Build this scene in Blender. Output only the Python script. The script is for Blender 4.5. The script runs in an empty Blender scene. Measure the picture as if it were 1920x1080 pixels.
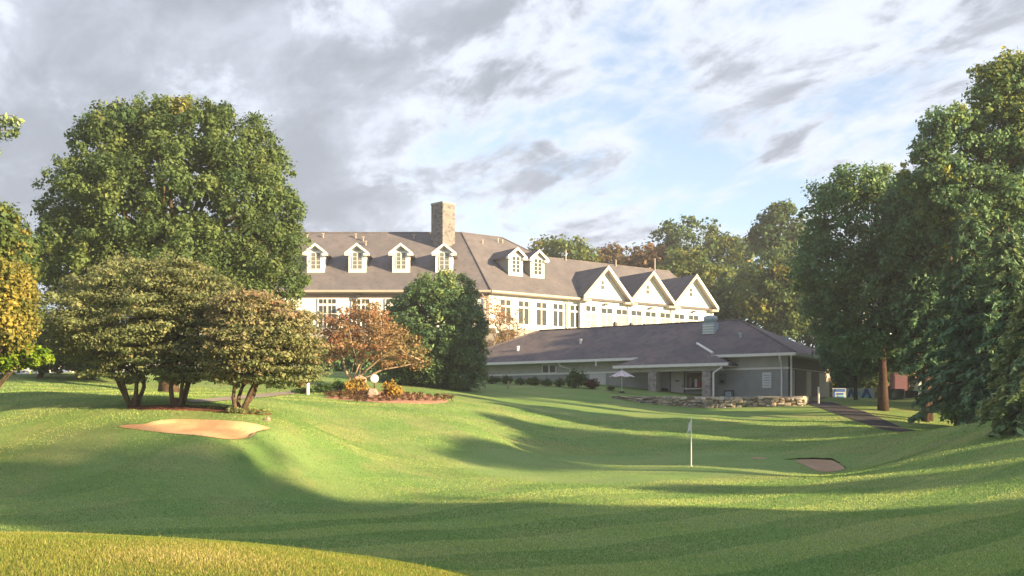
import bpy, bmesh, math, random
import numpy as np
from mathutils import Vector, Matrix

R = math.radians
sc = bpy.context.scene
col = sc.collection
random.seed(7)
RNG = np.random.default_rng(11)

# ------------------------------------------------------------------ camera, sky, sun, exposure
F = 1844.0            # focal length in pixels of the 1920 px wide photograph
HOR = 775.0           # pixel row of the horizon
CZ = 4.0              # eye height above the zero level
cam_d = bpy.data.cameras.new('camera')
cam = bpy.data.objects.new('camera', cam_d)
col.objects.link(cam)
cam.location = (0, 0, CZ)
cam.rotation_euler = (R(90), 0, 0)
cam_d.sensor_width = 36.0
cam_d.lens = 36.0 * F / 1920.0
cam_d.shift_y = (HOR - 540.0) / 1920.0
cam_d.clip_start = 0.1
cam_d.clip_end = 6000
sc.camera = cam

SUN_AZ = R(61)        # angle of the sun to the right of straight behind the camera
SUN_EL = R(15.5)
SUN_H = Vector((math.sin(SUN_AZ), -math.cos(SUN_AZ), 0))
SUN_V = Vector((SUN_H.x * math.cos(SUN_EL), SUN_H.y * math.cos(SUN_EL), math.sin(SUN_EL)))
sun_d = bpy.data.lights.new('sun', 'SUN')
sun_d.energy = 3.1
sun_d.angle = R(0.7)
sun_d.color = (1.0, 0.735, 0.39)
sun = bpy.data.objects.new('sun', sun_d)
col.objects.link(sun)
sun.rotation_euler = (-SUN_V).to_track_quat('-Z', 'Y').to_euler()
sun.location = (60, -40, 60)

world = bpy.data.worlds.new('World')
sc.world = world
world.use_nodes = True
def build_world():
    nt = world.node_tree
    N, L = nt.nodes, nt.links
    N.clear()
    def nd(t, **k):
        n = N.new(t)
        for a, b in k.items():
            setattr(n, a, b)
        return n
    def mth(op, a, b=None, clamp=False):
        n = nd('ShaderNodeMath', operation=op, use_clamp=clamp)
        for i, v in enumerate((a, b)):
            if v is None: continue
            if isinstance(v, (int, float)): n.inputs[i].default_value = v
            else: L.new(v, n.inputs[i])
        return n.outputs[0]
    def rng(v, a, b, c=0.0, d=1.0):
        n = nd('ShaderNodeMapRange', interpolation_type='SMOOTHSTEP')
        L.new(v, n.inputs[0])
        for i, q in enumerate((a, b, c, d)): n.inputs[i + 1].default_value = q
        return n.outputs[0]
    tc = nd('ShaderNodeTexCoord')
    sky = nd('ShaderNodeTexSky', sky_type='NISHITA', sun_disc=False)
    sky.sun_elevation = SUN_EL
    sky.sun_rotation = math.atan2(SUN_V.x, SUN_V.y)
    sky.air_density = 1.0; sky.dust_density = 0.1; sky.ozone_density = 2.2
    sep = nd('ShaderNodeSeparateXYZ')
    L.new(tc.outputs['Generated'], sep.inputs[0])
    zz = mth('ADD', mth('MAXIMUM', sep.outputs[2], 0.0), 0.16)
    u = mth('DIVIDE', sep.outputs[0], zz)
    v = mth('DIVIDE', sep.outputs[1], zz)
    def noise(su, sv, rot, scale, detail, rough, off, dist=0.0):
        c, s = math.cos(rot), math.sin(rot)
        a = mth('ADD', mth('MULTIPLY', u, c * su), mth('MULTIPLY', v, s * su))
        b = mth('ADD', mth('MULTIPLY', u, -s * sv), mth('MULTIPLY', v, c * sv))
        cb = nd('ShaderNodeCombineXYZ')
        L.new(a, cb.inputs[0]); L.new(b, cb.inputs[1]); cb.inputs[2].default_value = off
        n = nd('ShaderNodeTexNoise')
        L.new(cb.outputs[0], n.inputs['Vector'])
        n.inputs['Scale'].default_value = scale; n.inputs['Detail'].default_value = detail
        n.inputs['Roughness'].default_value = rough; n.inputs['Distortion'].default_value = dist
        return n.outputs[0]
    big = noise(1.0, 0.75, 0.5, 0.95, 3, 0.5, 3.1)
    mid = noise(1.0, 0.58, 0.50, 2.3, 9, 0.60, 8.4, 0.35)
    fine = noise(1.0, 0.50, 0.42, 5.2, 8, 0.64, 5.7, 0.30)
    puff = noise(1.0, 0.70, 0.30, 4.6, 9, 0.62, 1.9, 0.35)
    left = rng(mth('ADD', u, mth('MULTIPLY', mth('SUBTRACT', v, 2.2), 0.10)), -0.75, 0.20, 1.0, 0.0)
    # density of the cloud sheet: closed on one side, broken into streaks and puffs on the other
    den = mth('ADD', mth('MULTIPLY', big, 0.34), mth('MULTIPLY', mid, 0.60))
    den = mth('ADD', den, mth('MULTIPLY', mth('SUBTRACT', puff, 0.5), 0.40))
    den = mth('ADD', den, mth('MULTIPLY', left, 0.20))
    # the sheet opens towards the far horizon, where blue shows between the streaks
    den = mth('SUBTRACT', den, rng(v, 2.2, 4.0, 0.0, 0.075))
    cover = rng(den, 0.355, 0.475)
    # thick parts read grey, thin lit parts white
    thick = mth('ADD', mth('MULTIPLY', mid, 0.46), mth('MULTIPLY', fine, 0.66))
    thick = mth('ADD', thick, mth('MULTIPLY', mth('SUBTRACT', puff, 0.5), 0.66))
    thick = mth('ADD', thick, mth('MULTIPLY', left, 0.165))
    grey = rng(thick, 0.52, 0.685)
    cmix = nd('ShaderNodeMix', data_type='RGBA')
    L.new(grey, cmix.inputs['Factor'])
    cmix.inputs['A'].default_value = (0.164, 0.176, 0.200, 1)
    gm = nd('ShaderNodeMix', data_type='RGBA')
    L.new(rng(mth('ADD', mth('MULTIPLY', fine, 0.5), mth('MULTIPLY', mid, 0.5)), 0.40, 0.62), gm.inputs['Factor'])
    gm.inputs['A'].default_value = (0.126, 0.136, 0.156, 1); gm.inputs['B'].default_value = (0.082, 0.089, 0.103, 1)
    L.new(gm.outputs['Result'], cmix.inputs['B'])
    bg1 = nd('ShaderNodeBackground'); bg1.inputs[1].default_value = 0.05
    hsv = nd('ShaderNodeHueSaturation'); hsv.inputs['Saturation'].default_value = 0.75
    L.new(sky.outputs[0], hsv.inputs['Color'])
    L.new(hsv.outputs[0], bg1.inputs[0])
    bg2 = nd('ShaderNodeBackground'); bg2.inputs[1].default_value = 1.0
    L.new(cmix.outputs['Result'], bg2.inputs[0])
    mx = nd('ShaderNodeMixShader')
    L.new(mth('ADD', mth('MULTIPLY', cover, 0.88), 0.10), mx.inputs[0])
    L.new(bg1.outputs[0], mx.inputs[1]); L.new(bg2.outputs[0], mx.inputs[2])
    out = nd('ShaderNodeOutputWorld')
    L.new(mx.outputs[0], out.inputs[0])
build_world()
world.cycles.sampling_method = 'MANUAL'
world.cycles.sample_map_resolution = 512

sc.view_settings.view_transform = 'Standard'
sc.view_settings.look = 'None'
sc.view_settings.exposure = 2.5
sc.view_settings.gamma = 1.0
sc.view_settings.use_curve_mapping = False
sc.render.engine = 'CYCLES'
sc.cycles.use_denoising = True
sc.cycles.max_bounces = 6
sc.cycles.diffuse_bounces = 4
sc.cycles.glossy_bounces = 2
sc.cycles.transmission_bounces = 3
sc.cycles.transparent_max_bounces = 4
sc.cycles.caustics_reflective = False
sc.cycles.caustics_refractive = False
sc.render.film_transparent = False

# ------------------------------------------------------------------ helpers
def tag(o, label=None, cat=None, group=None, kind=None):
    if label: o['label'] = label
    if cat: o['category'] = cat
    if group: o['group'] = group
    if kind: o['kind'] = kind
    return o

def empty(name, loc, rz=0.0):
    o = bpy.data.objects.new(name, None)
    o.empty_display_size = 0.3
    col.objects.link(o)
    o.location = loc
    o.rotation_euler = (0, 0, rz)
    return o

def link(name, me, parent=None, loc=None):
    o = bpy.data.objects.new(name, me)
    col.objects.link(o)
    if parent: o.parent = parent
    if loc is not None: o.location = loc
    return o

def base_of(parent):
    p = Vector((0, 0, 0))
    while parent is not None:
        p += Vector(parent.location)
        parent = parent.parent
    return p

class MB:
    """collects faces in world coordinates; build() links them as one mesh object"""
    def __init__(s): s.v = []; s.f = []
    def poly(s, pts):
        i = len(s.v); s.v += [tuple(p) for p in pts]; s.f.append(tuple(range(i, i + len(pts)))); return s
    def hexa(s, b, t):
        """bottom ring b and top ring t of equal length"""
        n = len(b); i = len(s.v)
        s.v += [tuple(p) for p in b] + [tuple(p) for p in t]
        s.f.append(tuple(range(i + n - 1, i - 1, -1))); s.f.append(tuple(range(i + n, i + 2 * n)))
        for k in range(n):
            s.f.append((i + k, i + (k + 1) % n, i + n + (k + 1) % n, i + n + k))
        return s
    def slab(s, pts, th):
        return s.hexa([(p[0], p[1], p[2] - th) for p in pts], pts)
    def tube(s, pts, rad, n=8):
        pts = [Vector(p) for p in pts]
        if not hasattr(rad, '__len__'): rad = [rad] * len(pts)
        i0 = len(s.v)
        for k, p in enumerate(pts):
            d = (pts[min(k + 1, len(pts) - 1)] - pts[max(k - 1, 0)])
            d = d.normalized() if d.length > 1e-6 else Vector((0, 0, 1))
            a = d.orthogonal().normalized()
            if abs(d.z) > 0.5: a = (Vector((1, 0, 0)) - d * d.x).normalized()
            b = d.cross(a)
            for j in range(n):
                t = 2 * math.pi * j / n
                s.v.append(tuple(p + (a * math.cos(t) + b * math.sin(t)) * rad[k]))
        for k in range(len(pts) - 1):
            for j in range(n):
                a = i0 + k * n + j; b = i0 + k * n + (j + 1) % n
                s.f.append((a, b, b + n, a + n))
        s.f.append(tuple(range(i0 + n - 1, i0 - 1, -1)))
        e = i0 + (len(pts) - 1) * n
        s.f.append(tuple(range(e, e + n)))
        return s
    def mesh(s, name, mat, off=Vector((0, 0, 0)), smooth=False, recalc=True):
        me = bpy.data.meshes.new(name)
        me.from_pydata([(a - off.x, b - off.y, c - off.z) for a, b, c in s.v], [], s.f)
        if recalc:
            bm = bmesh.new(); bm.from_mesh(me)
            bmesh.ops.recalc_face_normals(bm, faces=bm.faces)
            bm.to_mesh(me); bm.free()
        if mat: me.materials.append(mat)
        if smooth: me.polygons.foreach_set('use_smooth', [True] * len(me.polygons))
        return me
    def build(s, name, mat, parent=None, smooth=False, recalc=True):
        return link(name, s.mesh(name, mat, base_of(parent), smooth, recalc), parent)

class Frame:
    """a wall line: a runs along the wall, b goes into the building, z is up"""
    def __init__(s, o, u, v): s.o = Vector((o[0], o[1], 0)); s.u = Vector((u[0], u[1], 0)); s.v = Vector((v[0], v[1], 0))
    def p(s, a, b, z): q = s.o + s.u * a + s.v * b; return (q.x, q.y, z + CZ)
    def box(s, mb, a0, a1, b0, b1, z0, z1):
        mb.hexa([s.p(a0, b0, z0), s.p(a1, b0, z0), s.p(a1, b1, z0), s.p(a0, b1, z0)],
                [s.p(a0, b0, z1), s.p(a1, b0, z1), s.p(a1, b1, z1), s.p(a0, b1, z1)])
        return mb
    def a_at(s, px, b=0.0):
        """distance along the wall of what is seen in pixel column px"""
        k = (px - 960.0) / F
        o = s.o + s.v * b
        return (k * o.y - o.x) / (s.u.x - k * s.u.y)

def P(px, py, d):
    return Vector(((px - 960.0) / F * d, d, CZ + (HOR - py) / F * d))

def mesh_np(name, V, Fq, mat, attrs=None, smooth=False):
    V = np.asarray(V, np.float32); Fq = np.asarray(Fq, np.int32)
    k = Fq.shape[1]
    me = bpy.data.meshes.new(name)
    me.vertices.add(len(V)); me.vertices.foreach_set('co', V.ravel())
    me.loops.add(Fq.size); me.loops.foreach_set('vertex_index', Fq.ravel())
    me.polygons.add(len(Fq)); me.polygons.foreach_set('loop_start', np.arange(len(Fq), dtype=np.int32) * k)
    if smooth: me.polygons.foreach_set('use_smooth', np.ones(len(Fq), bool))
    for an, dom, arr in (attrs or []):
        at = me.attributes.new(an, 'FLOAT', dom)
        at.data.foreach_set('value', np.asarray(arr, np.float32).ravel())
    me.update(calc_edges=True)
    if mat: me.materials.append(mat)
    return me

# ------------------------------------------------------------------ materials
class MT:
    def __init__(s, name):
        s.m = bpy.data.materials.new(name); s.m.use_nodes = True
        s.nt = s.m.node_tree; s.N = s.nt.nodes; s.L = s.nt.links
        s.N.clear()
        s.out = s.N.new('ShaderNodeOutputMaterial')
    def nd(s, t, **k):
        n = s.N.new(t)
        for a, b in k.items(): setattr(n, a, b)
        return n
    def put(s, sock, v):
        if isinstance(v, (int, float)): sock.default_value = v
        elif isinstance(v, tuple): sock.default_value = v if len(v) == len(sock.default_value) else (*v, 1)
        else: s.L.new(v, sock)
    def math(s, op, a, b=0.0, clamp=False):
        n = s.nd('ShaderNodeMath', operation=op, use_clamp=clamp); s.put(n.inputs[0], a); s.put(n.inputs[1], b); return n.outputs[0]
    def mix(s, f, a, b, mode='MIX'):
        n = s.nd('ShaderNodeMix', data_type='RGBA', blend_type=mode)
        s.put(n.inputs['Factor'], f); s.put(n.inputs['A'], a); s.put(n.inputs['B'], b); return n.outputs['Result']
    def rng(s, v, a, b, c=0.0, d=1.0):
        n = s.nd('ShaderNodeMapRange', interpolation_type='SMOOTHSTEP'); s.put(n.inputs[0], v)
        for i, q in enumerate((a, b, c, d)): n.inputs[i + 1].default_value = q
        return n.outputs[0]
    def coord(s, which='Object', scale=(1, 1, 1), rot=(0, 0, 0)):
        t = s.nd('ShaderNodeTexCoord'); m = s.nd('ShaderNodeMapping')
        m.inputs['Scale'].default_value = scale; m.inputs['Rotation'].default_value = rot
        s.L.new(t.outputs[which], m.inputs[0]); return m.outputs[0]
    def noise(s, vec, scale, detail=4, rough=0.5, dist=0.0):
        n = s.nd('ShaderNodeTexNoise'); s.L.new(vec, n.inputs['Vector'])
        n.inputs['Scale'].default_value = scale; n.inputs['Detail'].default_value = detail
        n.inputs['Roughness'].default_value = rough; n.inputs['Distortion'].default_value = dist
        return n.outputs[0]
    def attr(s, name):
        n = s.nd('ShaderNodeAttribute'); n.attribute_name = name; return n.outputs['Fac']
    def rand(s):
        n = s.nd('ShaderNodeObjectInfo'); return n.outputs['Random']
    def bump(s, h, strength, dist=0.02):
        n = s.nd('ShaderNodeBump'); s.put(n.inputs['Height'], h); n.inputs['Strength'].default_value = strength
        n.inputs['Distance'].default_value = dist; return n.outputs[0]
    def bsdf(s, color, rough=0.8, spec=0.3, normal=None, metal=0.0):
        n = s.nd('ShaderNodeBsdfPrincipled'); s.put(n.inputs['Base Color'], color); s.put(n.inputs['Roughness'], rough)
        n.inputs['Specular IOR Level'].default_value = spec; n.inputs['Metallic'].default_value = metal
        if normal is not None: s.L.new(normal, n.inputs['Normal'])
        s.L.new(n.outputs[0], s.out.inputs[0]); return s.m

def m_plain(name, c, rough=0.7, spec=0.3, var=0.12, scale=3.0, bump=0.0):
    t = MT(name); v = t.coord('Object')
    n = t.noise(v, scale, 5, 0.6)
    f = t.rng(n, 0.25, 0.75)
    dark = tuple(x * (1 - var) for x in c); lite = tuple(min(1, x * (1 + var)) for x in c)
    nm = t.bump(t.noise(v, scale * 9, 3), bump) if bump else None
    return t.bsdf(t.mix(f, dark, lite), rough, spec, nm)

def m_siding(name, c, pitch=0.16, depth=0.5):
    t = MT(name); v = t.coord('Object')
    sp = t.nd('ShaderNodeSeparateXYZ'); t.L.new(v, sp.inputs[0])
    fr = t.math('FRACT', t.math('DIVIDE', sp.outputs[2], pitch))
    n = t.noise(v, 1.3, 4, 0.6)
    c1 = tuple(x * 0.9 for x in c); c2 = tuple(min(1, x * 1.06) for x in c)
    return t.bsdf(t.mix(t.rng(n, 0.3, 0.7), c1, c2), 0.6, 0.25, t.bump(fr, depth, 0.02))

def m_shingle(name, c1, c2, c3, pitch=0.20):
    t = MT(name); v = t.coord('Object')
    sp = t.nd('ShaderNodeSeparateXYZ'); t.L.new(v, sp.inputs[0])
    row = t.math('FRACT', t.math('DIVIDE', sp.outputs[2], pitch))
    n1 = t.noise(t.coord('Object', (1, 1, .6)), 0.28, 6, 0.68); n2 = t.noise(t.coord('Object', (1.4, 1.4, .45), (0, 0, .4)), 1.1, 6, 0.72); n3 = t.noise(v, 14, 2, 0.6)
    base = t.mix(t.rng(n1, 0.32, 0.68), c1, c2)
    base = t.mix(t.math('MULTIPLY', t.rng(n2, 0.42, 0.70), 0.75), base, c3)
    base = t.mix(t.math('MULTIPLY', t.rng(row, 0.0, 0.25, 1.0, 0.0), 0.22), base, tuple(x * 0.4 for x in c1))
    hb = t.math('ADD', t.math('MULTIPLY', row, 0.6), t.math('MULTIPLY', n3, 0.5))
    return t.bsdf(base, 0.85, 0.25, t.bump(hb, 0.5, 0.03))

def m_stone(name, cols, scale=2.2, joint=(0.22, 0.2, 0.18)):
    t = MT(name); v = t.coord('Object', (1, 1, 1.7))
    vo = t.nd('ShaderNodeTexVoronoi', feature='F1'); t.L.new(v, vo.inputs['Vector']); vo.inputs['Scale'].default_value = scale
    ve = t.nd('ShaderNodeTexVoronoi', feature='DISTANCE_TO_EDGE'); t.L.new(v, ve.inputs['Vector']); ve.inputs['Scale'].default_value = scale
    sp = t.nd('ShaderNodeSeparateColor'); t.L.new(vo.outputs['Color'], sp.inputs[0])
    c = t.mix(sp.outputs[0], cols[0], cols[1]); c = t.mix(t.rng(sp.outputs[1], 0.6, 0.9), c, cols[2])
    c = t.mix(t.math('MULTIPLY', t.noise(v, 9, 4), 0.5), c, tuple(x * 0.6 for x in cols[0]))
    e = t.rng(ve.outputs['Distance'], 0.0, 0.06)
    c = t.mix(e, joint, c)
    return t.bsdf(c, 0.9, 0.2, t.bump(e, 0.6, 0.05))

def m_leaf(name, ramp, trans=0.38, rough=0.55, spec=0.25):
    """ramp: colours picked by the clump's hue; each leaf varies around it"""
    t = MT(name)
    h = t.attr('hue'); tv = t.attr('tint')
    cr = t.nd('ShaderNodeValToRGB'); el = cr.color_ramp.elements
    while len(el) > 1: el.remove(el[-1])
    el[0].position = ramp[0][0]; el[0].color = (*ramp[0][1], 1)
    for p, c in ramp[1:]:
        e = el.new(p); e.color = (*c, 1)
    t.L.new(h, cr.inputs[0])
    vv = t.rng(tv, 0.0, 1.0, 0.90, 2.05)
    hs = t.nd('ShaderNodeHueSaturation'); t.L.new(cr.outputs[0], hs.inputs['Color']); t.L.new(vv, hs.inputs['Value'])
    t.L.new(t.rng(tv, 0, 1, 0.512, 0.488), hs.inputs['Hue'])
    pr = t.nd('ShaderNodeBsdfPrincipled'); t.L.new(hs.outputs[0], pr.inputs['Base Color'])
    pr.inputs['Roughness'].default_value = rough; pr.inputs['Specular IOR Level'].default_value = spec
    tr = t.nd('ShaderNodeBsdfTranslucent')
    yl = t.mix(0.25, hs.outputs[0], (0.26, 0.27, 0.05)); t.L.new(yl, tr.inputs[0])
    mx = t.nd('ShaderNodeMixShader'); mx.inputs[0].default_value = trans
    t.L.new(pr.outputs[0], mx.inputs[1]); t.L.new(tr.outputs[0], mx.inputs[2])
    t.L.new(mx.outputs[0], t.out.inputs[0])
    return t.m

def m_grass():
    t = MT('mown_grass')
    v = t.coord('Object')
    gr = t.attr('green'); ro = t.attr('rough')
    big = t.noise(v, 0.06, 4, 0.55)
    mid = t.noise(t.coord('Object', (0.35, 1.1, 1), (0, 0, 0.12)), 0.55, 6, 0.65)
    fin = t.noise(t.coord('Object', (1, 2.2, 1), (0, 0, 0.1)), 4.0, 6, 0.75)
    pat = t.noise(v, 0.32, 5, 0.6, 0.6)
    # mowing passes, alternating lay of the grass
    sp = t.nd('ShaderNodeSeparateXYZ'); t.L.new(t.coord('Object', (1, 1, 1), (0, 0, 0.62)), sp.inputs[0])
    w = t.math('SINE', t.math('ADD', t.math('MULTIPLY', sp.outputs[1], 1.45), t.math('MULTIPLY', big, 7.0)))
    w = t.rng(w, -0.35, 0.35)
    c = t.mix(t.rng(big, 0.35, 0.65), (0.168, 0.290, 0.086), (0.212, 0.315, 0.096))
    c = t.mix(t.math('MULTIPLY', w, 0.42), c, (0.265, 0.345, 0.140))
    c = t.mix(t.math('MULTIPLY', t.rng(mid, 0.42, 0.70), 0.58), c, (0.115, 0.225, 0.070))
    c = t.mix(t.math('MULTIPLY', t.rng(pat, 0.44, 0.70), 0.55), c, (0.340, 0.320, 0.150))
    c = t.mix(t.math('MULTIPLY', t.rng(fin, 0.35, 0.75), 0.36), c, (0.105, 0.185, 0.060))
    c = t.mix(t.math('MULTIPLY', ro, 0.55), c, t.mix(t.rng(fin, 0.3, 0.7), (0.22, 0.19, 0.06), (0.30, 0.26, 0.11)))
    gc = t.mix(t.rng(fin, 0.3, 0.7), (0.165, 0.250, 0.092), (0.185, 0.265, 0.102))
    c = t.mix(t.math('MULTIPLY', gr, 0.5), c, gc)
    hb = t.math('ADD', t.math('MULTIPLY', fin, 0.7), t.math('MULTIPLY', t.noise(v, 22, 3, 0.7), 0.35))
    amp = t.math('SUBTRACT', 1.0, t.math('MULTIPLY', gr, 0.75))
    return t.bsdf(c, 0.85, 0.12, t.bump(t.math('MULTIPLY', hb, amp), 0.75, 0.16))

M = {}
M['grass'] = m_grass()
M['cream'] = m_siding('cream_siding', (0.74, 0.755, 0.77), 0.18, 0.35)
M['white'] = m_plain('white_paint', (0.78, 0.78, 0.78), 0.5, 0.3, 0.05)
M['tan_trim'] = m_plain('tan_trim', (0.42, 0.36, 0.32), 0.55, 0.3, 0.06)
M['roof'] = m_shingle('brown_grey_shingles', (0.122, 0.115, 0.132), (0.166, 0.152, 0.168), (0.090, 0.086, 0.102))
M['roof2'] = m_shingle('weathered_slate_shingles', (0.108, 0.100, 0.116), (0.185, 0.150, 0.155), (0.070, 0.070, 0.090), 0.17)
M['cheek'] = m_siding('grey_cheek_boards', (0.34, 0.33, 0.33), 0.2, 0.4)
M['glass'] = MT('window_glass').bsdf((0.045, 0.055, 0.06), 0.12, 0.6)
M['glass_pale'] = MT('curtained_glass').bsdf((0.30, 0.31, 0.31), 0.2, 0.6)
M['glass_grey'] = MT('greenish_dormer_glass').bsdf((0.16, 0.17, 0.16), 0.2, 0.6)
M['frieze_shade'] = m_plain('painted_frieze_shade', (0.26, 0.20, 0.17), 0.6, 0.3, 0.08)  # brown stands for the soffit shadow under the front eave
M['dark'] = m_plain('dark_metal', (0.03, 0.032, 0.035), 0.5, 0.4)
M['chimney'] = m_stone('chimney_stone', [(0.20, 0.195, 0.21), (0.29, 0.275, 0.28), (0.12, 0.118, 0.13)], 2.6, (0.17, 0.165, 0.17))
M['post_stone'] = m_stone('post_stone', [(0.36, 0.33, 0.33), (0.52, 0.48, 0.47), (0.26, 0.24, 0.25)], 4.0, (0.30, 0.28, 0.27))
M['shop_up'] = m_siding('sage_siding', (0.450, 0.455, 0.420), 0.2, 0.5)
M['shop_low'] = m_siding('slate_siding', (0.330, 0.350, 0.360), 0.2, 0.5)
M['shop_end'] = m_siding('brown_siding', (0.130, 0.105, 0.105), 0.2, 0.5)
M['brown_panel'] = m_plain('brown_door_paint', (0.165, 0.125, 0.125), 0.6, 0.3, 0.1)
M['tan_panel'] = m_plain('tan_door_paint', (0.50, 0.45, 0.42), 0.6, 0.3, 0.07)
M['gutter'] = m_plain('white_gutter', (0.78, 0.78, 0.78), 0.45, 0.35, 0.05)
M['asphalt'] = m_plain('asphalt', (0.055, 0.052, 0.062), 0.9, 0.2, 0.25, 2.0, 0.3)
M['gravel_path'] = m_plain('pale_path', (0.27, 0.24, 0.22), 0.95, 0.1, 0.15, 1.2, 0.3)
M['paver'] = m_plain('concrete', (0.30, 0.30, 0.29), 0.9, 0.2, 0.12, 1.2, 0.2)
M['mulch'] = m_plain('red_mulch', (0.17, 0.075, 0.05), 0.95, 0.1, 0.5, 5.0, 0.8)
M['mulch_pink'] = m_plain('pink_mulch', (0.40, 0.215, 0.155), 0.95, 0.1, 0.35, 4.0, 0.8)
M['metal_blue'] = m_plain('galvanised_metal', (0.36, 0.46, 0.52), 0.4, 0.5, 0.15, 4.0)
M['mauve'] = m_plain('mauve_canvas', (0.62, 0.54, 0.60), 0.8, 0.2, 0.06)
M['bark'] = m_plain('grey_brown_bark', (0.105, 0.075, 0.055), 0.9, 0.15, 0.4, 6.0, 0.8)
M['bark_red'] = m_plain('red_brown_bark', (0.068, 0.043, 0.038), 0.9, 0.15, 0.35, 6.0, 0.8)
M['bark_pale'] = m_plain('pale_bark', (0.40, 0.31, 0.24), 0.9, 0.15, 0.3, 6.0, 0.6)
M['rock'] = m_plain('pinkish_rock', (0.36, 0.26, 0.225), 0.9, 0.2, 0.25, 3.0, 0.7)
# ------------------------------------------------------------------ terrain
CTRL_PX = [  # pixel column, pixel row, distance
    # near mound on the left
    (0, 1009, 10.0), (180, 1011, 10.2), (350, 1018, 10.2), (600, 1052, 9.6), (760, 1092, 8.8), (690, 1076, 9.2), (850, 1130, 9.3), (1000, 1160, 10), (1150, 1150, 12), (880, 1085, 11.5), (200, 1080, 7.6), (450, 1080, 7.8), (-300, 1010, 10.0),
    # valley
    (960, 1080, 18), (1250, 1080, 18), (1600, 1080, 17), (1900, 1080, 15), (300, 985, 27), (650, 1000, 25), (960, 1010, 23.5), (1400, 1010, 23),
    (0, 975, 27), (-300, 960, 28), (400, 940, 31), (960, 950, 30.5), (1400, 940, 31), (1900, 985, 21), (1900, 925, 27), (1650, 940, 29),
    (0, 900, 33), (200, 880, 34), (500, 890, 35), (750, 890, 38), (0, 850, 36.5), (-300, 850, 37),
    # green
    (1295, 875, 44), (1000, 868, 45), (1480, 878, 43), (1295, 852, 50), (1000, 846, 50), (1295, 895, 39.5), (900, 890, 40), (1500, 900, 38),
    # bank behind the green
    (1300, 815, 57), (1300, 790, 63), (1300, 768, 71), (1120, 800, 60), (1120, 765, 69), (1450, 815, 57), (1450, 768, 69.5), (1180, 751, 75.0),
    (1000, 790, 60), (1000, 755, 70), (1000, 728.5, 80), (1100, 730.5, 79), (900, 728, 80), (1190, 741, 78.5), (1560, 748, 77), (1480, 748, 76),
    (760, 757, 58), (860, 757, 60), (760, 735, 68), (740, 790, 49), (860, 800, 50), (700, 850, 42), (870, 840, 46), (580, 800, 43), (640, 745, 60),
    # left bunker and the trees' knoll
    (370, 784, 38.6), (370, 800, 37.2), (400, 826, 34.8), (250, 804, 36.6), (500, 808, 37.2), (250, 764, 41), (330, 763, 41), (445, 772, 39.2), (540, 775, 42),
    (0, 770, 42), (100, 766, 42), (0, 800, 39.5), (-300, 780, 42), (-300, 720, 60), (0, 735, 52), (150, 733, 53), (0, 712, 63), (150, 703, 70), (315, 736, 58),
    (480, 744, 51), (600, 716, 71), (650, 700, 82), (0, 702, 80), (150, 698, 84), (420, 712, 72),
    # right side: path, dip and near hill
    (1530, 755, 72), (1680, 804, 57), (1600, 776, 65), (1620, 750, 77), (1750, 746, 79), (1655, 769, 67), (1760, 775, 66), (1790, 806, 57), (1900, 800, 60),
    (1620, 822, 51), (1780, 806, 47.5), (1920, 784, 43), (2100, 760, 42), (1920, 830, 36), (1700, 860, 41), (1545, 888, 42.6), (1525, 857.5, 46.4), (1480, 860, 46.6), (1575, 863, 46.0), (1600, 880, 44), (1920, 885, 30), (1780, 900, 32),
    (1600, 748.5, 90), (1680, 748, 86), (1760, 747.5, 93), (1860, 748, 90), (1590, 746, 100), (1760, 745, 104),
]
CTRL_W = [(-45, 5, -1.6), (-30, -10, -1.5), (0, -20, -1.6), (0, 0, -1.6), (3, 3, -1.75), (-3, 4, -1.45), (30, 5, -1.6), (45, 25, 0.2), (30, -20, -1.5),
          (60, 60, 1.2), (55, 95, 1.6), (30, 112, 2.6), (0, 100, 3.6), (10, 96, 3.0), (-20, 102, 4.0), (-40, 104, 4.0), (-70, 70, 2.4), (-70, 110, 4.0),
          (-70, 30, -0.5), (0, 150, 5), (60, 150, 4.5), (-60, 150, 4.5), (100, 100, 3), (100, 20, 0.5), (-110, 60, 2), (-110, 130, 4), (0, 190, 5), (90, 190, 5), (-90, 190, 5), (60, -40, -1), (-60, -40, -1)]
_c = [P(*q) for q in CTRL_PX]
CX = np.array([[p.x, p.y] for p in _c] + [[a, b] for a, b, _ in CTRL_W])
CH = np.array([p.z - CZ for p in _c] + [h for _, _, h in CTRL_W])
def _ph(r2): return 0.5 * r2 * np.log(r2 + 1e-9)
def tps_fit(lam=0.35):
    n = len(CX)
    d2 = ((CX[:, None, :] - CX[None, :, :]) ** 2).sum(2)
    A = np.zeros((n + 3, n + 3)); A[:n, :n] = _ph(d2) + np.eye(n) * lam
    A[:n, n] = 1; A[:n, n + 1:] = CX; A[n, :n] = 1; A[n + 1:, :n] = CX.T
    return np.linalg.solve(A, np.concatenate([CH, np.zeros(3)]))
TW = tps_fit()
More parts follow.
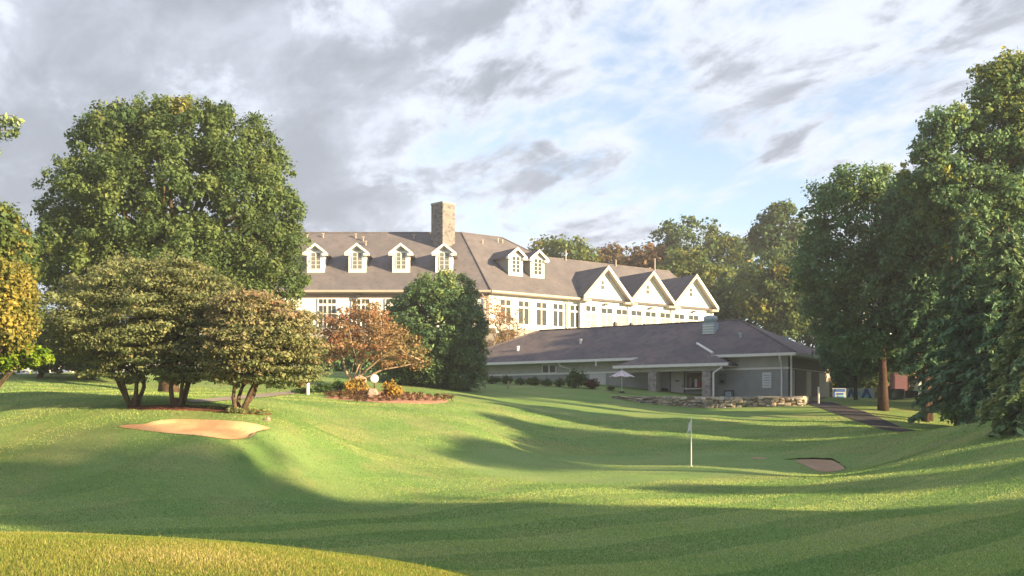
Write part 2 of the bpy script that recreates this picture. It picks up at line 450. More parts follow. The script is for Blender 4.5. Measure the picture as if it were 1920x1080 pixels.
def hz(x, y):
    """terrain height relative to the eye"""
    x = np.atleast_1d(np.asarray(x, float)); y = np.atleast_1d(np.asarray(y, float))
    sh = x.shape; x = x.ravel(); y = y.ravel()
    yc = y - 60.0; r = np.sqrt(x * x + yc * yc); k = np.minimum(1.0, 135.0 / np.maximum(r, 1e-6))
    xx = x * k; yy = 60.0 + yc * k
    out = np.empty(len(xx)); n = len(CX)
    for i in range(0, len(xx), 20000):
        q = np.stack([xx[i:i + 20000], yy[i:i + 20000]], 1)
        d2 = ((q[:, None, :] - CX[None]) ** 2).sum(2)
        out[i:i + 20000] = _ph(d2) @ TW[:n] + TW[n] + q @ TW[n + 1:]
    # small swells so that no slope is perfectly smooth
    nf = np.clip((yy - 10) / 12, 0, 1)
    out += nf * 0.05 * np.sin(xx * 0.55 + 1.3) * np.sin(yy * 0.41 + 0.4) + nf * 0.03 * np.sin(xx * 1.1 + yy * 0.7)
    return out.reshape(sh)
def gz(x, y): return float(hz(x, y)[0]) + CZ
_hit_cache = {}
def hit(px, py):
    """the ground seen in a pixel"""
    key = (px, py)
    if key in _hit_cache: return _hit_cache[key]
    d = np.concatenate([np.arange(6, 100, 0.12), np.arange(100, 190, 0.5)])
    x = (px - 960.0) / F * d; zr = (HOR - py) / F * d
    g = hz(x, d)
    below = np.nonzero(zr <= g)[0]
    dd = d[below[0]] if len(below) else 120.0
    xx = (px - 960.0) / F * dd
    q = Vector((xx, dd, gz(xx, dd)))
    _hit_cache[key] = q
    return q
def on_ground(px, d):
    x = (px - 960.0) / F * d
    return Vector((x, d, gz(x, d)))

SAND_PX = [(218, 800), (245, 797), (268, 797), (292, 790), (330, 786.5), (400, 788.5), (470, 794), (515, 805), (482, 811), (474, 821), (452, 827), (400, 824), (340, 815), (280, 809.5), (235, 804)]
SAND2_PX = [(1484, 863), (1530, 862.5), (1560, 863.5), (1572, 870), (1588, 880), (1562, 885.5), (1532, 885), (1510, 873)]
def smooth_loop(px):
    pts = []
    for k in range(len(px)):
        a = px[k]; b = px[(k + 1) % len(px)]
        for t in range(5): pts.append(hit(a[0] + (b[0] - a[0]) * t / 5, a[1] + (b[1] - a[1]) * t / 5))
    pts = np.array([[c.x, c.y] for c in pts])
    for _ in range(3): pts = (pts + np.roll(pts, 1, 0) + np.roll(pts, -1, 0)) / 3
    return pts
def in_loop(px, py, L):
    ins = np.zeros(len(px), bool); j = len(L) - 1
    for i in range(len(L)):
        c = ((L[i, 1] > py) != (L[j, 1] > py)) & (px < (L[j, 0] - L[i, 0]) * (py - L[i, 1]) / (L[j, 1] - L[i, 1] + 1e-12) + L[i, 0]); ins ^= c; j = i
    return ins
class Hollow:
    """a bunker cut into the slope, deepest towards its far right lip"""
    def __init__(s, px, depth, dirv, floor):
        s.L = smooth_loop(px); s.c = s.L.mean(0); s.dir = np.array(dirv) / np.linalg.norm(dirv)
        pr = (s.L - s.c) @ s.dir; s.lo, s.hi = pr.min(), pr.max(); s.depth = depth; s.floor = floor
    def cut(s, x, y):
        u = ((np.stack([x, y], 1) - s.c) @ s.dir - s.lo) / (s.hi - s.lo); u = np.clip(u, 0, 1)
        return s.floor + s.depth * u * u * (3 - 2 * u)
    def edge(s, x, y, w=.32):
        """0 at the rim, 1 once w inside it"""
        q = np.stack([x, y], 1); a = s.L; b = np.roll(s.L, -1, 0); ab = b - a; best = np.full(len(q), 1e9)
        for i in range(len(a)):
            t = np.clip(((q - a[i]) @ ab[i]) / (ab[i] @ ab[i] + 1e-12), 0, 1); dd = ((q - a[i] - t[:, None] * ab[i]) ** 2).sum(1); best = np.minimum(best, dd)
        k = np.clip(np.sqrt(best) / w, 0, 1); return k * k * (3 - 2 * k)
HOLLOWS = [Hollow(SAND_PX, .22, (.85, .5), .03), Hollow(SAND2_PX, .10, (.8, .6), .03)]
def build_ground():
    def axis(lo, hi, step, far, fine):
        a = list(np.arange(lo, hi + 1e-6, step))
        for f0, f1, fs in fine:
            a = [q for q in a if q < f0 or q > f1] + list(np.arange(f0, f1, fs))
        a = sorted(a)
        s = step; x = hi
        while x < far: s *= 1.22; x += s; a.append(x)
        s = step; x = lo; pre = []
        while x > -far: s *= 1.22; x -= s; pre.append(x)
        return np.array(pre[::-1] + a)
    fx = [(h.L[:, 0].min() - .5, h.L[:, 0].max() + .5, .09) for h in HOLLOWS]; fy = [(h.L[:, 1].min() - .5, h.L[:, 1].max() + .5, .09) for h in HOLLOWS]
    xs = axis(-36, 40, 0.33, 2500, fx); ys = axis(2, 90, 0.33, 2500, fy)
    X, Y = np.meshgrid(xs, ys)
    Z = hz(X, Y) + CZ
    V = np.stack([X, Y, Z], 2).reshape(-1, 3)
    for h in HOLLOWS:
        ins = in_loop(V[:, 0], V[:, 1], h.L)
        V[ins, 2] -= (h.cut(V[ins, 0], V[ins, 1]) + .06) * h.edge(V[ins, 0], V[ins, 1])
    nx, ny = len(xs), len(ys)
    i = (np.arange(ny - 1)[:, None] * nx + np.arange(nx - 1)[None]).ravel()
    Q = np.stack([i, i + 1, i + nx + 1, i + nx], 1)
    # putting green
    gx, gy = (1190 - 960) / F * 44.5, 44.5
    e = np.sqrt(((V[:, 0] - gx) / 7.6) ** 2 + ((V[:, 1] - gy - 0.15 * (V[:, 0] - gx)) / 6.2) ** 2) + 0.05 * np.sin(V[:, 0] * 0.9)
    green = np.clip((1.04 - e) / 0.08, 0, 1)
    near = np.clip((14.0 - V[:, 1]) / 2.5, 0, 1) * np.clip((1.5 - V[:, 0]) / 1.5, 0, 1)
    me = mesh_np('ground', V, Q, M['grass'], [('green', 'POINT', green), ('rough', 'POINT', near)], True)
    tag(link('ground', me), kind='structure')
build_ground()

def dense(pts, n=6, closed=True):
    out = []
    m = len(pts)
    for i in range(m if closed else m - 1):
        a = pts[i]; b = pts[(i + 1) % m]
        for k in range(n):
            out.append((a[0] + (b[0] - a[0]) * k / n, a[1] + (b[1] - a[1]) * k / n))
    if not closed: out.append(pts[-1])
    return out
def sheet(name, poly, mat, lift=0.035, rings=9, jit=0.0, sink=None, kind='structure'):
    """a patch of other ground: rings from its outline to its middle, laid on the terrain"""
    pts = [hit(a, b) for a, b in dense(poly, 5)]
    pts = np.array([[p.x, p.y] for p in pts])
    for _ in range(2): pts = (pts + np.roll(pts, 1, 0) + np.roll(pts, -1, 0)) / 3
    if jit: pts += RNG.normal(0, jit, pts.shape)
    c = pts.mean(0); n = len(pts)
    V = []; Fc = []
    for r in range(rings):
        q = c + (pts - c) * (1 - r / rings)
        z = hz(q[:, 0], q[:, 1]) + CZ + lift
        if sink is not None: z = z + sink(r / rings, q)
        if r == 0: z = z - lift - 0.05
        V += [(q[i, 0], q[i, 1], z[i]) for i in range(n)]
    for r in range(rings - 1):
        for i in range(n):
            a = r * n + i; b = r * n + (i + 1) % n
            Fc.append((a, b, b + n, a + n))
    V.append((c[0], c[1], float(hz(c[0], c[1])[0]) + CZ + lift + (float(np.mean(sink(1.0, c[None]))) if sink is not None else 0)))
    for i in range(n):
        a = (rings - 1) * n + i; b = (rings - 1) * n + (i + 1) % n
        Fc.append((a, b, len(V) - 1))
    me = bpy.data.meshes.new(name); me.from_pydata(V, [], Fc); me.materials.append(mat)
    me.polygons.foreach_set('use_smooth', [True] * len(me.polygons))
    o = link(name, me)
    return tag(o, kind=kind)
def strip(name, left, right, mat, lift=0.03, n=8):
    """a path between two edges given in pixels"""
    a = [hit(*q) for q in dense(left, n, False)]; b = [hit(*q) for q in dense(right, n, False)]
    V = []; Fc = []; w = 5
    for p, q in zip(a, b):
        for k in range(w):
            t = k / (w - 1); x = p.x + (q.x - p.x) * t; y = p.y + (q.y - p.y) * t
            V.append((x, y, gz(x, y) + lift))
    for i in range(len(a) - 1):
        for k in range(w - 1):
            j = i * w + k; Fc.append((j, j + 1, j + w + 1, j + w))
    me = bpy.data.meshes.new(name); me.from_pydata(V, [], Fc); me.materials.append(mat)
    me.polygons.foreach_set('use_smooth', [True] * len(me.polygons))
    return tag(link(name, me), kind='structure')

def m_sand(name, a, b, c):
    t = MT(name); v = t.coord('Object')
    n = t.noise(v, 0.6, 5, 0.6); f = t.noise(v, 9, 4, 0.7)
    cc = t.mix(t.rng(n, 0.35, 0.65), a, b); cc = t.mix(t.math('MULTIPLY', t.rng(f, 0.4, 0.8), 0.5), cc, c)
    return t.bsdf(cc, 0.95, 0.1, t.bump(t.math('ADD', f, t.math('MULTIPLY', n, 2.0)), 0.5, 0.05))
M['sand'] = m_sand('bunker_sand', (0.62, 0.43, 0.25), (0.54, 0.29, 0.16), (0.44, 0.25, 0.14))
M['sand2'] = m_sand('tan_sand', (0.43, 0.31, 0.22), (0.36, 0.25, 0.17), (0.26, 0.18, 0.13))  # browner sand for the far bunker
def sand_bowl(name, h, mat):
    L = h.L; n = len(L); V = []; Fc = []; rings = 26
    for r in range(rings):
        g = h.c + (L - h.c) * (1 - r / rings); k = 1 - r / rings
        V += [(a, b, c) for a, b, c in zip(g[:, 0], g[:, 1], hz(g[:, 0], g[:, 1]) + CZ + .015 - h.cut(g[:, 0], g[:, 1]) * h.edge(g[:, 0], g[:, 1]))]
    for r in range(rings - 1):
        for i in range(n):
            a = r * n + i; b = r * n + (i + 1) % n; Fc.append((a, b, b + n, a + n))
    V.append((h.c[0], h.c[1], float(hz(*h.c)[0]) + CZ - float(h.cut(h.c[:1], h.c[1:])[0])))
    for i in range(n): Fc.append(((rings - 1) * n + i, (rings - 1) * n + (i + 1) % n, len(V) - 1))
    me = bpy.data.meshes.new(name); me.from_pydata(V, [], Fc); me.materials.append(mat); me.polygons.foreach_set('use_smooth', [True] * len(me.polygons))
    tag(link(name, me), kind='structure')
BED_PX = [(590, 745), (640, 738), (700, 733), (770, 738), (830, 746), (852, 754), (820, 758), (740, 757), (660, 752)]
MULCH_PX = [(218, 766), (262, 761), (330, 760), (400, 763), (460, 769), (525, 779), (510, 782), (455, 778), (400, 773), (330, 770), (260, 769)]
BARE = [SAND_PX, SAND2_PX, BED_PX, MULCH_PX]
sand_bowl('sand_bunker', HOLLOWS[0], M['sand'])
sand_bowl('far_sand_bunker', HOLLOWS[1], M['sand2'])
sheet('bare_sand_patch', [(1404, 858.8), (1436, 859.6), (1440, 861.4), (1408, 861.0)], M['sand2'], 0.04, 6, 0.02)
sheet('mulch_ring', [(218, 766), (262, 761), (330, 760), (400, 763), (460, 769), (525, 779), (510, 782), (455, 778), (400, 773), (330, 770), (260, 769)], M['mulch'], 0.05, 8, 0.03)
sheet('flower_bed', [(590, 745), (640, 738), (700, 733), (770, 738), (830, 746), (852, 754), (820, 758), (740, 757), (660, 752)], M['mulch_pink'], 0.06, 10, 0.03)
strip('cart_path', [(1515, 751), (1560, 755), (1620, 772), (1690, 802), (1720, 808)], [(1498, 756), (1535, 764), (1595, 786), (1655, 806), (1690, 812)], M['asphalt'])
strip('pale_path', [(350, 752), (430, 745), (500, 738), (560, 733)], [(360, 757), (440, 751), (515, 744), (570, 737)], M['gravel_path'], 0.04)
sheet('parking_lot', [(-120, 704.5), (0, 703), (120, 699.5), (250, 699), (330, 701), (330, 698), (120, 696), (-120, 699)], M['paver'], 0.05, 4)

# cut soil faces with a turf brow along the back of the bunkers
M['soil'] = m_plain('dark_soil', (.13, .095, .065), .95, .1, .4, 6, .7)
def bank(line, h):
    pts = [hit(*q) for q in dense(line, 8, False)]; n = len(pts); rr_ = random.Random(len(line))
    Vf, Ff, Vg, Fg = [], [], [], []
    for i, p in enumerate(pts):
        t = i / (n - 1); hh = h * max(.05, math.sin(math.pi * t)) ** .6 * (1 + .12 * math.sin(i * .9))
        z = gz(p.x, p.y)
        Vf += [(p.x, p.y, z - .15), (p.x, p.y + .02, z + hh * .6), (p.x, p.y - .05, z + hh)]
        Vg += [(p.x, p.y - .06, z + hh - .015)] + [(p.x, p.y + dy, gz(p.x, p.y + dy) + hh * k) for dy, k in ((.12, 1.12), (.5, .85), (1.0, .4), (1.7, -.1))]
        if i:
            for k in range(2): a = (i - 1) * 3 + k; Ff.append((a, a + 1, a + 4, a + 3))
            for k in range(4): a = (i - 1) * 5 + k; Fg.append((a, a + 1, a + 6, a + 5))
    for nm, V, Fc, mt in (('terrain_soil_face', Vf, Ff, 'soil'), ('terrain_turf_brow', Vg, Fg, 'grass')):
        me = bpy.data.meshes.new(nm); me.from_pydata(V, [], Fc); me.materials.append(M[mt]); me.polygons.foreach_set('use_smooth', [True] * len(Fc))
        for an in ('green', 'rough'):
            at = me.attributes.new(an, 'FLOAT', 'POINT'); at.data.foreach_set('value', [0.0] * len(V))
        tag(link(nm, me), kind='structure')
bank([(1470, 862), (1495, 862), (1525, 861.5), (1560, 862.5), (1574, 870), (1588, 879)], .08)

# ------------------------------------------------------------------ clubhouse
c35, s35 = math.cos(R(35)), math.sin(R(35))
CC = (-2.55, 109.3)
FR = Frame(CC, (1, 0), (0, 1))             # front, a runs to the right, corner at 0
WG = Frame(CC, (c35, s35), (-s35, c35))    # wing, a runs away to the right
EV, PT, RA, RB = 14.1, 0.7, 11.5, 7.8      # eave height, pitch, ridge insets
FLR, GRD, AL = 9.2, 2.6, -37.0             # floor, ground, left end of the front
club = tag(empty('clubhouse', FR.p(0, 0, GRD)), 'large cream clubhouse with dormered brown roof, three gables and stone chimney', 'building')

def eavez(b): return EV + PT * b
OV = 0.75
hipA = (WG.u * 3.63 + WG.v * RA)           # apex of the hip over the bend, relative to the corner
hipx = hipA.x
half = math.radians(17.5)
ovx = OV * math.tan(half)                  # how far the eave corner moves along each wall
# walls
m = MB()
m.hexa([FR.p(AL, 0, GRD), FR.p(0, 0, GRD), FR.p(0, 2 * RA, GRD), FR.p(AL, 2 * RA, GRD)], [FR.p(AL, 0, EV), FR.p(0, 0, EV), FR.p(0, 2 * RA, EV), FR.p(AL, 2 * RA, EV)])
m.build('wall', M['cream'], club)
m = MB(); WG.box(m, 0.0, 34.7, 0.003, 2 * RB, GRD, EV); m.build('wall', M['cream'], club)
# roof of the front
m = MB()
m.slab([FR.p(AL - .5, -OV, eavez(-OV)), FR.p(ovx, -OV, eavez(-OV)), FR.p(hipx, RA, eavez(RA)), FR.p(AL + 8, RA, eavez(RA))], 0.16)
m.slab([FR.p(AL - .5, 2 * RA + OV, eavez(-OV)), FR.p(2, 2 * RA + OV, eavez(-OV)), FR.p(hipx, RA, eavez(RA) - .004), FR.p(AL + 8, RA, eavez(RA) - .004)], 0.16)
m.slab([FR.p(AL - .5, -OV, eavez(-OV) - .003), FR.p(AL + 8, RA, eavez(RA) - .006), FR.p(AL - .5, 2 * RA + OV, eavez(-OV) - .003)], 0.16)
roofF = m.build('roof', M['roof'], club)
# roof of the wing
m = MB()
tA = 9.6
m.slab([WG.p(-ovx, -OV, eavez(-OV)), WG.p(35.4, -OV, eavez(-OV)), WG.p(35.3, RB, eavez(RB)), WG.p(13.0, RB, eavez(RB)), WG.p(tA, RA, eavez(RA)), WG.p(3.63, RA, eavez(RA))], 0.16)
m.slab([WG.p(12.0, RB, eavez(RB) - .004), WG.p(35.3, RB, eavez(RB) - .004), WG.p(35.4, 2 * RB + OV, eavez(-OV)), WG.p(12.0, 2 * RB + OV, eavez(-OV))], 0.16)
m.slab([WG.p(3.63, RA, eavez(RA) - .004), WG.p(tA, RA, eavez(RA) - .004), WG.p(16.5, 2 * RA + OV, eavez(-OV)), WG.p(3.63, 2 * RA + OV, eavez(-OV))], 0.16)
m.slab([WG.p(tA, RA, eavez(RA) - .008), WG.p(13.2, RB - .3, eavez(RB) - .2), WG.p(16.5, 2 * RA + OV, eavez(-OV) - .004)], 0.16)
roofW = m.build('roof', M['roof'], club)
# hip cap
m = MB(); m.tube([FR.p(ovx, -OV, eavez(-OV) + .05), FR.p(hipx, RA, eavez(RA) + .0)], 0.10, 6); m.build('hip_cap', M['roof'], roofF)
m = MB(); m.tube([FR.p(AL + 8, RA, eavez(RA) + .03), FR.p(hipx, RA, eavez(RA) + .03)], 0.11, 6); m.build('ridge_cap', M['roof'], roofF)
m = MB(); m.tube([WG.p(3.63, RA, eavez(RA) + .03), WG.p(tA, RA, eavez(RA) + .03), WG.p(13.0, RB, eavez(RB) + .03), WG.p(35.2, RB, eavez(RB) + .03)], 0.11, 6); m.build('ridge_cap', M['roof'], roofW)
# gutters and frieze under the eaves
def bar(fr, a0, a1, b0, b1, z0, z1, name, mat, parent): return fr.box(MB(), a0, a1, b0, b1, z0, z1).build(name, mat, parent)
ez = eavez(-OV)
bar(FR, AL - .5, ovx, -OV - .14, -OV - .002, ez - .2, ez + .03, 'gutter', M['tan_trim'], club)
bar(WG, -ovx + .05, 12.45, -OV - .14, -OV - .002, ez - .2, ez + .03, 'gutter', M['tan_trim'], club)
bar(FR, AL - .4, ovx * .8, -OV, -.01, ez - .26, ez - .17, 'soffit', M['tan_trim'], club)
bar(WG, -ovx * .8, 12.6, -OV, -.01, ez - .26, ez - .17, 'soffit', M['tan_trim'], club)
bar(FR, AL, -.02, -.06, -.003, EV - 1.25, EV - .80, 'frieze_board', M['frieze_shade'], club)  # front board carries the eave shadow as its colour
bar(WG, .05, 12.6, -.06, -.001, EV - 1.0, EV - .80, 'frieze_board', M['white'], club)
bar(FR, -.25, 0.02, -.05, -.002, GRD, EV - 1.26, 'corner_board', M['tan_trim'], club)

def window(fr, a, z0, z1, w, parent, cols=2, rows=2, transom=0.0, proud=0.09, name='window', glass='glass', trim='white', bar_w=0.09, inner=0.05, tglass=None):
    """a framed opening: the frame is one mesh, each pane of glass a child"""
    mb = MB(); b0 = -proud
    fw = bar_w
    zt = z1 - transom if transom else z1
    fr.box(mb, a - w / 2 - fw, a - w / 2, b0, -.004, z0 - fw, z1 + fw)
    fr.box(mb, a + w / 2, a + w / 2 + fw, b0, -.004, z0 - fw, z1 + fw)
    fr.box(mb, a - w / 2, a + w / 2, b0 + .002, -.004, z0 - fw, z0)
    fr.box(mb, a - w / 2, a + w / 2, b0 + .002, -.004, z1, z1 + fw)
    if transom: fr.box(mb, a - w / 2, a + w / 2, b0 + .004, -.004, zt - fw, zt + fw)
    cells = [(z0, zt - (fw if transom else 0), rows, cols)]
    if transom: cells.append((zt + fw, z1, 1, cols if cols > 2 else 2))
    panes = []
    for zi, (za, zb, rr, cn) in enumerate(cells):
        for i in range(1, cn):
            x = a - w / 2 + w * i / cn
            bw = fw * .7 if (cn % 2 == 0 and i == cn // 2) else inner / 2
            fr.box(mb, x - bw, x + bw, b0 + .006, -.004, za, zb)
        for j in range(1, rr):
            z = za + (zb - za) * j / rr
            fr.box(mb, a - w / 2, a + w / 2, b0 + .012, -.004, z - inner / 2, z + inner / 2)
        panes.append((za, zb, zi))
    o = mb.build(name, M[trim], parent)
    for za, zb, zi in panes:
        nn = 2 if cols >= 2 else 1
        for i in range(nn):
            x0 = a - w / 2 + w * i / nn + .002; x1 = a - w / 2 + w * (i + 1) / nn - .002
            fr.box(MB(), x0, x1, b0 + .045, -.006, za + .002, zb - .002).build('pane', M[(tglass or glass) if zi else glass], o)
    return o

# french doors along the front terrace
for px in (614, 677, 740, 803, 866):
    a = FR.a_at(px)
    window(FR, a, FLR + .15, EV - 1.42, 1.9, club, 4, 3, .62, .12, 'french_door', 'glass', 'white', .12, .05)
for a in (-24.4, -28.1, -31.8):
    window(FR, a, FLR + .15, EV - 1.42, 1.9, club, 4, 3, .62, .12, 'french_door', 'glass', 'white', .12, .05)
# wing: five paired windows, then eight doors with transoms
for px in (947, 981, 1014.5, 1045.5, 1077):
    window(WG, WG.a_at(px), 10.15, 12.75, 1.42, club, 2, 1, .72, .10, 'window', 'glass', 'white', .10, .05)
GB = -0.5   # gable walls stand proud of the wing
GW = Frame(tuple((WG.o + WG.v * GB).to_2d()), WG.u.to_2d(), WG.v.to_2d())
window(GW, GW.a_at(1107), 9.4, 12.75, 1.5, club, 2, 3, .72, .10, 'window', 'glass_pale', 'white', .10, .07, 'glass')
for px in (1137, 1165, 1192.5, 1219.5, 1246.5, 1273, 1299.5):
    window(GW, GW.a_at(px), 9.3, 12.62, 1.72, club, 2, 1, .66, .08, 'door', 'glass_pale', 'white', .06, .04, 'glass')
# gables
gspan = [(12.65, 20.0), (20.0, 27.3), (27.3, 35.0)]
for gi, (g0, g1) in enumerate(gspan):
    gc = (g0 + g1) / 2; hw = (g1 - g0) / 2; gh = hw * 1.0; pk = EV - .25 + gh
    g = MB()
    q = [(g0, EV - .5), (g1, EV - .5), (gc, pk)]
    front = [WG.p(g0 + .003 * gi, GB, GRD), WG.p(g1, GB, GRD), WG.p(g1, GB, EV - .35), WG.p(gc, GB, pk - .02), WG.p(g0 + .003 * gi, GB, EV - .35)]
    back = [WG.p(a_, 0.5, z_) for a_, z_ in ((g0 + .003 * gi, GRD), (g1, GRD), (g1, EV - .35), (gc, pk - .02), (g0 + .003 * gi, EV - .35))]
    g.hexa(front, back)
    gw = g.build('gable_wall', M['cream'], club)
    gr = MB(); bk = (pk - EV) / PT + .25; fo = GB - .75; lo = EV - .30
    gr.slab([WG.p(g0 - .12, fo, lo), WG.p(gc, fo, pk + .12), WG.p(gc, bk, pk + .12), WG.p(g0 - .12, -.2, lo)], .14)
    gr.slab([WG.p(gc, fo + .003, pk + .118), WG.p(g1 + .12, fo + .003, lo), WG.p(g1 + .12, -.2, lo), WG.p(gc, bk, pk + .118)], .14)
    gro = gr.build('gable_roof', M['roof'], club)
    for sgn, ae in ((-1, g0 - .16), (1, g1 + .16)):
        rk = MB()
        rk.hexa([WG.p(gc, fo - .08, pk - .30), WG.p(gc, fo - .006, pk - .30), WG.p(ae, fo - .006, lo - .40), WG.p(ae, fo - .08, lo - .40)],
                [WG.p(gc, fo - .08, pk + .17), WG.p(gc, fo - .006, pk + .17), WG.p(ae, fo - .006, lo + .05), WG.p(ae, fo - .08, lo + .05)])
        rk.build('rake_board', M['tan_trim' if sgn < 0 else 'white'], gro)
        so = MB()
        so.slab([WG.p(gc - .01 * sgn, fo, pk - .06), WG.p(ae - .14 * sgn, fo, lo - .18), WG.p(ae - .14 * sgn, GB - .004, lo - .18), WG.p(gc - .01 * sgn, GB - .004, pk - .06)], .07)
        so.build('soffit', M['tan_trim'], gro)
        WG.box(MB(), min(ae, ae - 1.15 * sgn), max(ae, ae - 1.15 * sgn), fo - .05, GB - .006, lo - .55, lo - .30).build('eave_return', M['tan_trim'], gro)
    WG.box(MB(), gc - .2 - .28, gc + .2 - .28, GB - .05, GB - .003, pk - 2.05, pk - 1.62).build('vent_pane', M['dark'], gw)
    WG.box(MB(), gc - .24 - .28, gc + .24 - .28, GB - .05, GB - .003, pk - 2.62, pk - 2.18).build('vent_pane', M['dark'], gw)
    # floodlight and lanterns on the wall
    fl = MB(); WG.box(fl, gc - .05, gc + .05, GB - .25, GB - .003, EV - 1.08, EV - .98); WG.box(fl, gc - .22, gc + .22, GB - .42, GB - .2, EV - 1.12, EV - .90)
    fl.build('floodlight', M['dark'], club)
for px in (1152, 1182, 1207, 1235):
    a = GW.a_at(px); lt = MB(); WG.box(lt, a - .06, a + .06, GB - .2, GB - .003, 11.0, 11.12); WG.box(lt, a - .17, a + .17, GB - .36, GB - .10, 10.55, 11.0)
    lt.build('wall_lantern', M['dark'], club)
for px, zz in ((1061, 0), (1089, 0)):
    a = WG.a_at(px); MB().tube([WG.p(a, -OV - .05, ez - .1), WG.p(a, -.12, ez - .7), WG.p(a, -.12, GRD)], .07, 6).build('downspout', M['tan_trim'], club)
for a in (20.0, 27.3):
    MB().tube([WG.p(a, GB - .5, EV - .6), WG.p(a, GB - .1, EV - 1.0), WG.p(a, GB - .1, GRD)], .07, 6).build('downspout', M['tan_trim'], club)
MB().tube([FR.p(-.9, -OV - .05, ez - .1), FR.p(-.5, -.14, ez - .8), FR.p(-.5, -.14, GRD)], .07, 6).build('downspout', M['tan_trim'], club)
for px in (637, 672):
    a = FR.a_at(px); z = (HOR - (580 if px == 637 else 555)) / F * 109; lt = MB(); FR.box(lt, a - .04, a + .04, -.35, -.003, z, z + .1); FR.box(lt, a - .2, a + .2, -.5, -.25, z - .2, z + .12); lt.build('wall_lantern', M['dark'], club)

def dormer(fr, a, b):
    """a gabled dormer whose face stands at inset b on the roof slope"""
    z0 = eavez(b); w = 1.0; zw = z0 + 2.35; pk = z0 + 3.25
    d = MB(); fr.box(d, a - w, a + w, b, b + .18, z0 - .05, zw)
    d.hexa([fr.p(a - w, b + .002, zw), fr.p(a + w, b + .002, zw), fr.p(a, b + .002, pk - .1)], [fr.p(a - w, b + .178, zw), fr.p(a + w, b + .178, zw), fr.p(a, b + .178, pk - .1)])
    face = d.build('dormer', M['white'], club)
    bw = (zw - EV) / PT
    for s in (-1, 1):
        k = MB(); x = a + s * (w - .06); xi = a + s * (w - .12)
        k.hexa([fr.p(x, b + .179, z0 - .1), fr.p(x, bw, zw - .06), fr.p(x, b + .179, zw)], [fr.p(xi, b + .179, z0 - .1), fr.p(xi, bw, zw - .06), fr.p(xi, b + .179, zw)])
        k.build('cheek', M['cheek'], face)
    bp = (pk - EV) / PT + .1; be = (zw - .15 - EV) / PT + .1
    r = MB(); ow = w + .36; fo = b - .38
    for s in (-1, 1):
        r.slab([fr.p(a + s * ow, fo, zw - .17), fr.p(a + s * .0, fo + .002 * (s + 1), pk + .02), fr.p(a, bp, pk + .02), fr.p(a + s * ow, be, zw - .17)], .10)
    r.build('dormer_roof', M['roof'], face)
    for s in (-1, 1):
        rk = MB(); e = a + s * (ow + .03)
        rk.hexa([fr.p(a, fo - .07, pk - .24), fr.p(a, fo - .004, pk - .24), fr.p(e, fo - .004, zw - .44), fr.p(e, fo - .07, zw - .44)],
                [fr.p(a, fo - .07, pk + .07), fr.p(a, fo - .004, pk + .07), fr.p(e, fo - .004, zw - .12), fr.p(e, fo - .07, zw - .12)])
        rk.build('rake_board', M['white'], face)
        ra, rb = sorted((e, e - s * .62))
        fr.box(MB(), ra, rb, fo - .05, b - .003, zw - .46, zw - .20).build('eave_return', M['white'], face)
        # eave board along the dormer's side
        sa, sb = sorted((a + s * (w - .02), a + s * (w + .3)))
        k = MB(); k.slab([fr.p(sa, b - .3, zw - .21), fr.p(sb, b - .3, zw - .21), fr.p(sb, be - .2, zw - .21), fr.p(sa, be - .2, zw - .21)], .08); k.build('soffit', M['tan_trim'], face)
    # louvred triangle in the pediment
    t = MB(); t.hexa([fr.p(a - .42, b - .03, zw + .12), fr.p(a + .42, b - .03, zw + .12), fr.p(a, b - .03, zw + .52)], [fr.p(a - .42, b - .002, zw + .12), fr.p(a + .42, b - .002, zw + .12), fr.p(a, b - .002, zw + .52)])
    t.build('louvre', M['cheek'], face)
    ff = Frame(tuple((fr.o + fr.v * b).to_2d()), fr.u.to_2d(), fr.v.to_2d())
    window(ff, a, z0 + .42, zw - .12, 1.05, face, 2, 4, 0, .07, 'window', 'glass_grey' if fr is FR else 'glass', 'white', .07, .04)
for px in (592, 670, 752, 833):
    dormer(FR, (px - 960) / F * 112.1 - CC[0], 2.78)
dormer(FR, -29.2 - CC[0], 2.78)
for a in (5.6, 8.75): dormer(WG, a, 2.78)
# chimney turned on the corner of the roof
ca = (831 - 960) / F * 118.5
ch = MB(); cw = 1.0; q = [Vector((ca, 118.5, 0)) + Vector((math.cos(R(45 + 90 * k + 4)), math.sin(R(45 + 90 * k + 4)), 0)) * cw * 1.414 for k in range(4)]
q = [Vector((ca, 118.3, 0)) + Vector((math.cos(R(90 * k + 2)), math.sin(R(90 * k + 2)), 0)) * 1.42 for k in range(4)]
ch.hexa([(p.x, p.y, CZ + 18.5) for p in q], [(p.x, p.y, CZ + 25.0) for p in q])
cho = ch.build('chimney', M['chimney'], roofF)
c2 = MB(); qq = [Vector((ca, 118.3, 0)) + (p - Vector((ca, 118.3, 0))) * 1.05 for p in q]
c2.hexa([(p.x, p.y, CZ + 25.002) for p in qq], [(p.x, p.y, CZ + 25.22) for p in qq]); c2.build('chimney_cap', M['paver'], cho)
# small vents on the roof
for px, b in ((576, 10.2), (606, 10.4), (667, 10.3), (681, 9.6), (686, 8.6), (776, 10.2)):
    a = (px - 960) / F * (109.3 + b) - CC[0]; z = eavez(b); v_ = MB(); v_.tube([FR.p(a, b, z - .1), FR.p(a, b, z + .42)], .07, 6); FR.box(v_, a - .14, a + .14, b - .14, b + .14, z + .42, z + .54)
    v_.build('vent_pipe', M['tan_trim'], club)
for a, b, h in ((5.4, 9.5, .5), (8.2, 10.3, .5), (8.8, 10.2, .5), (16.8, 7.6, 1.4), (32.2, 7.6, 1.7), (25.2, 7.6, .9)):
    z = eavez(b); MB().tube([WG.p(a, b, z - .1), WG.p(a, b, z + h)], .08, 6).build('vent_pipe', M['tan_trim'], club)
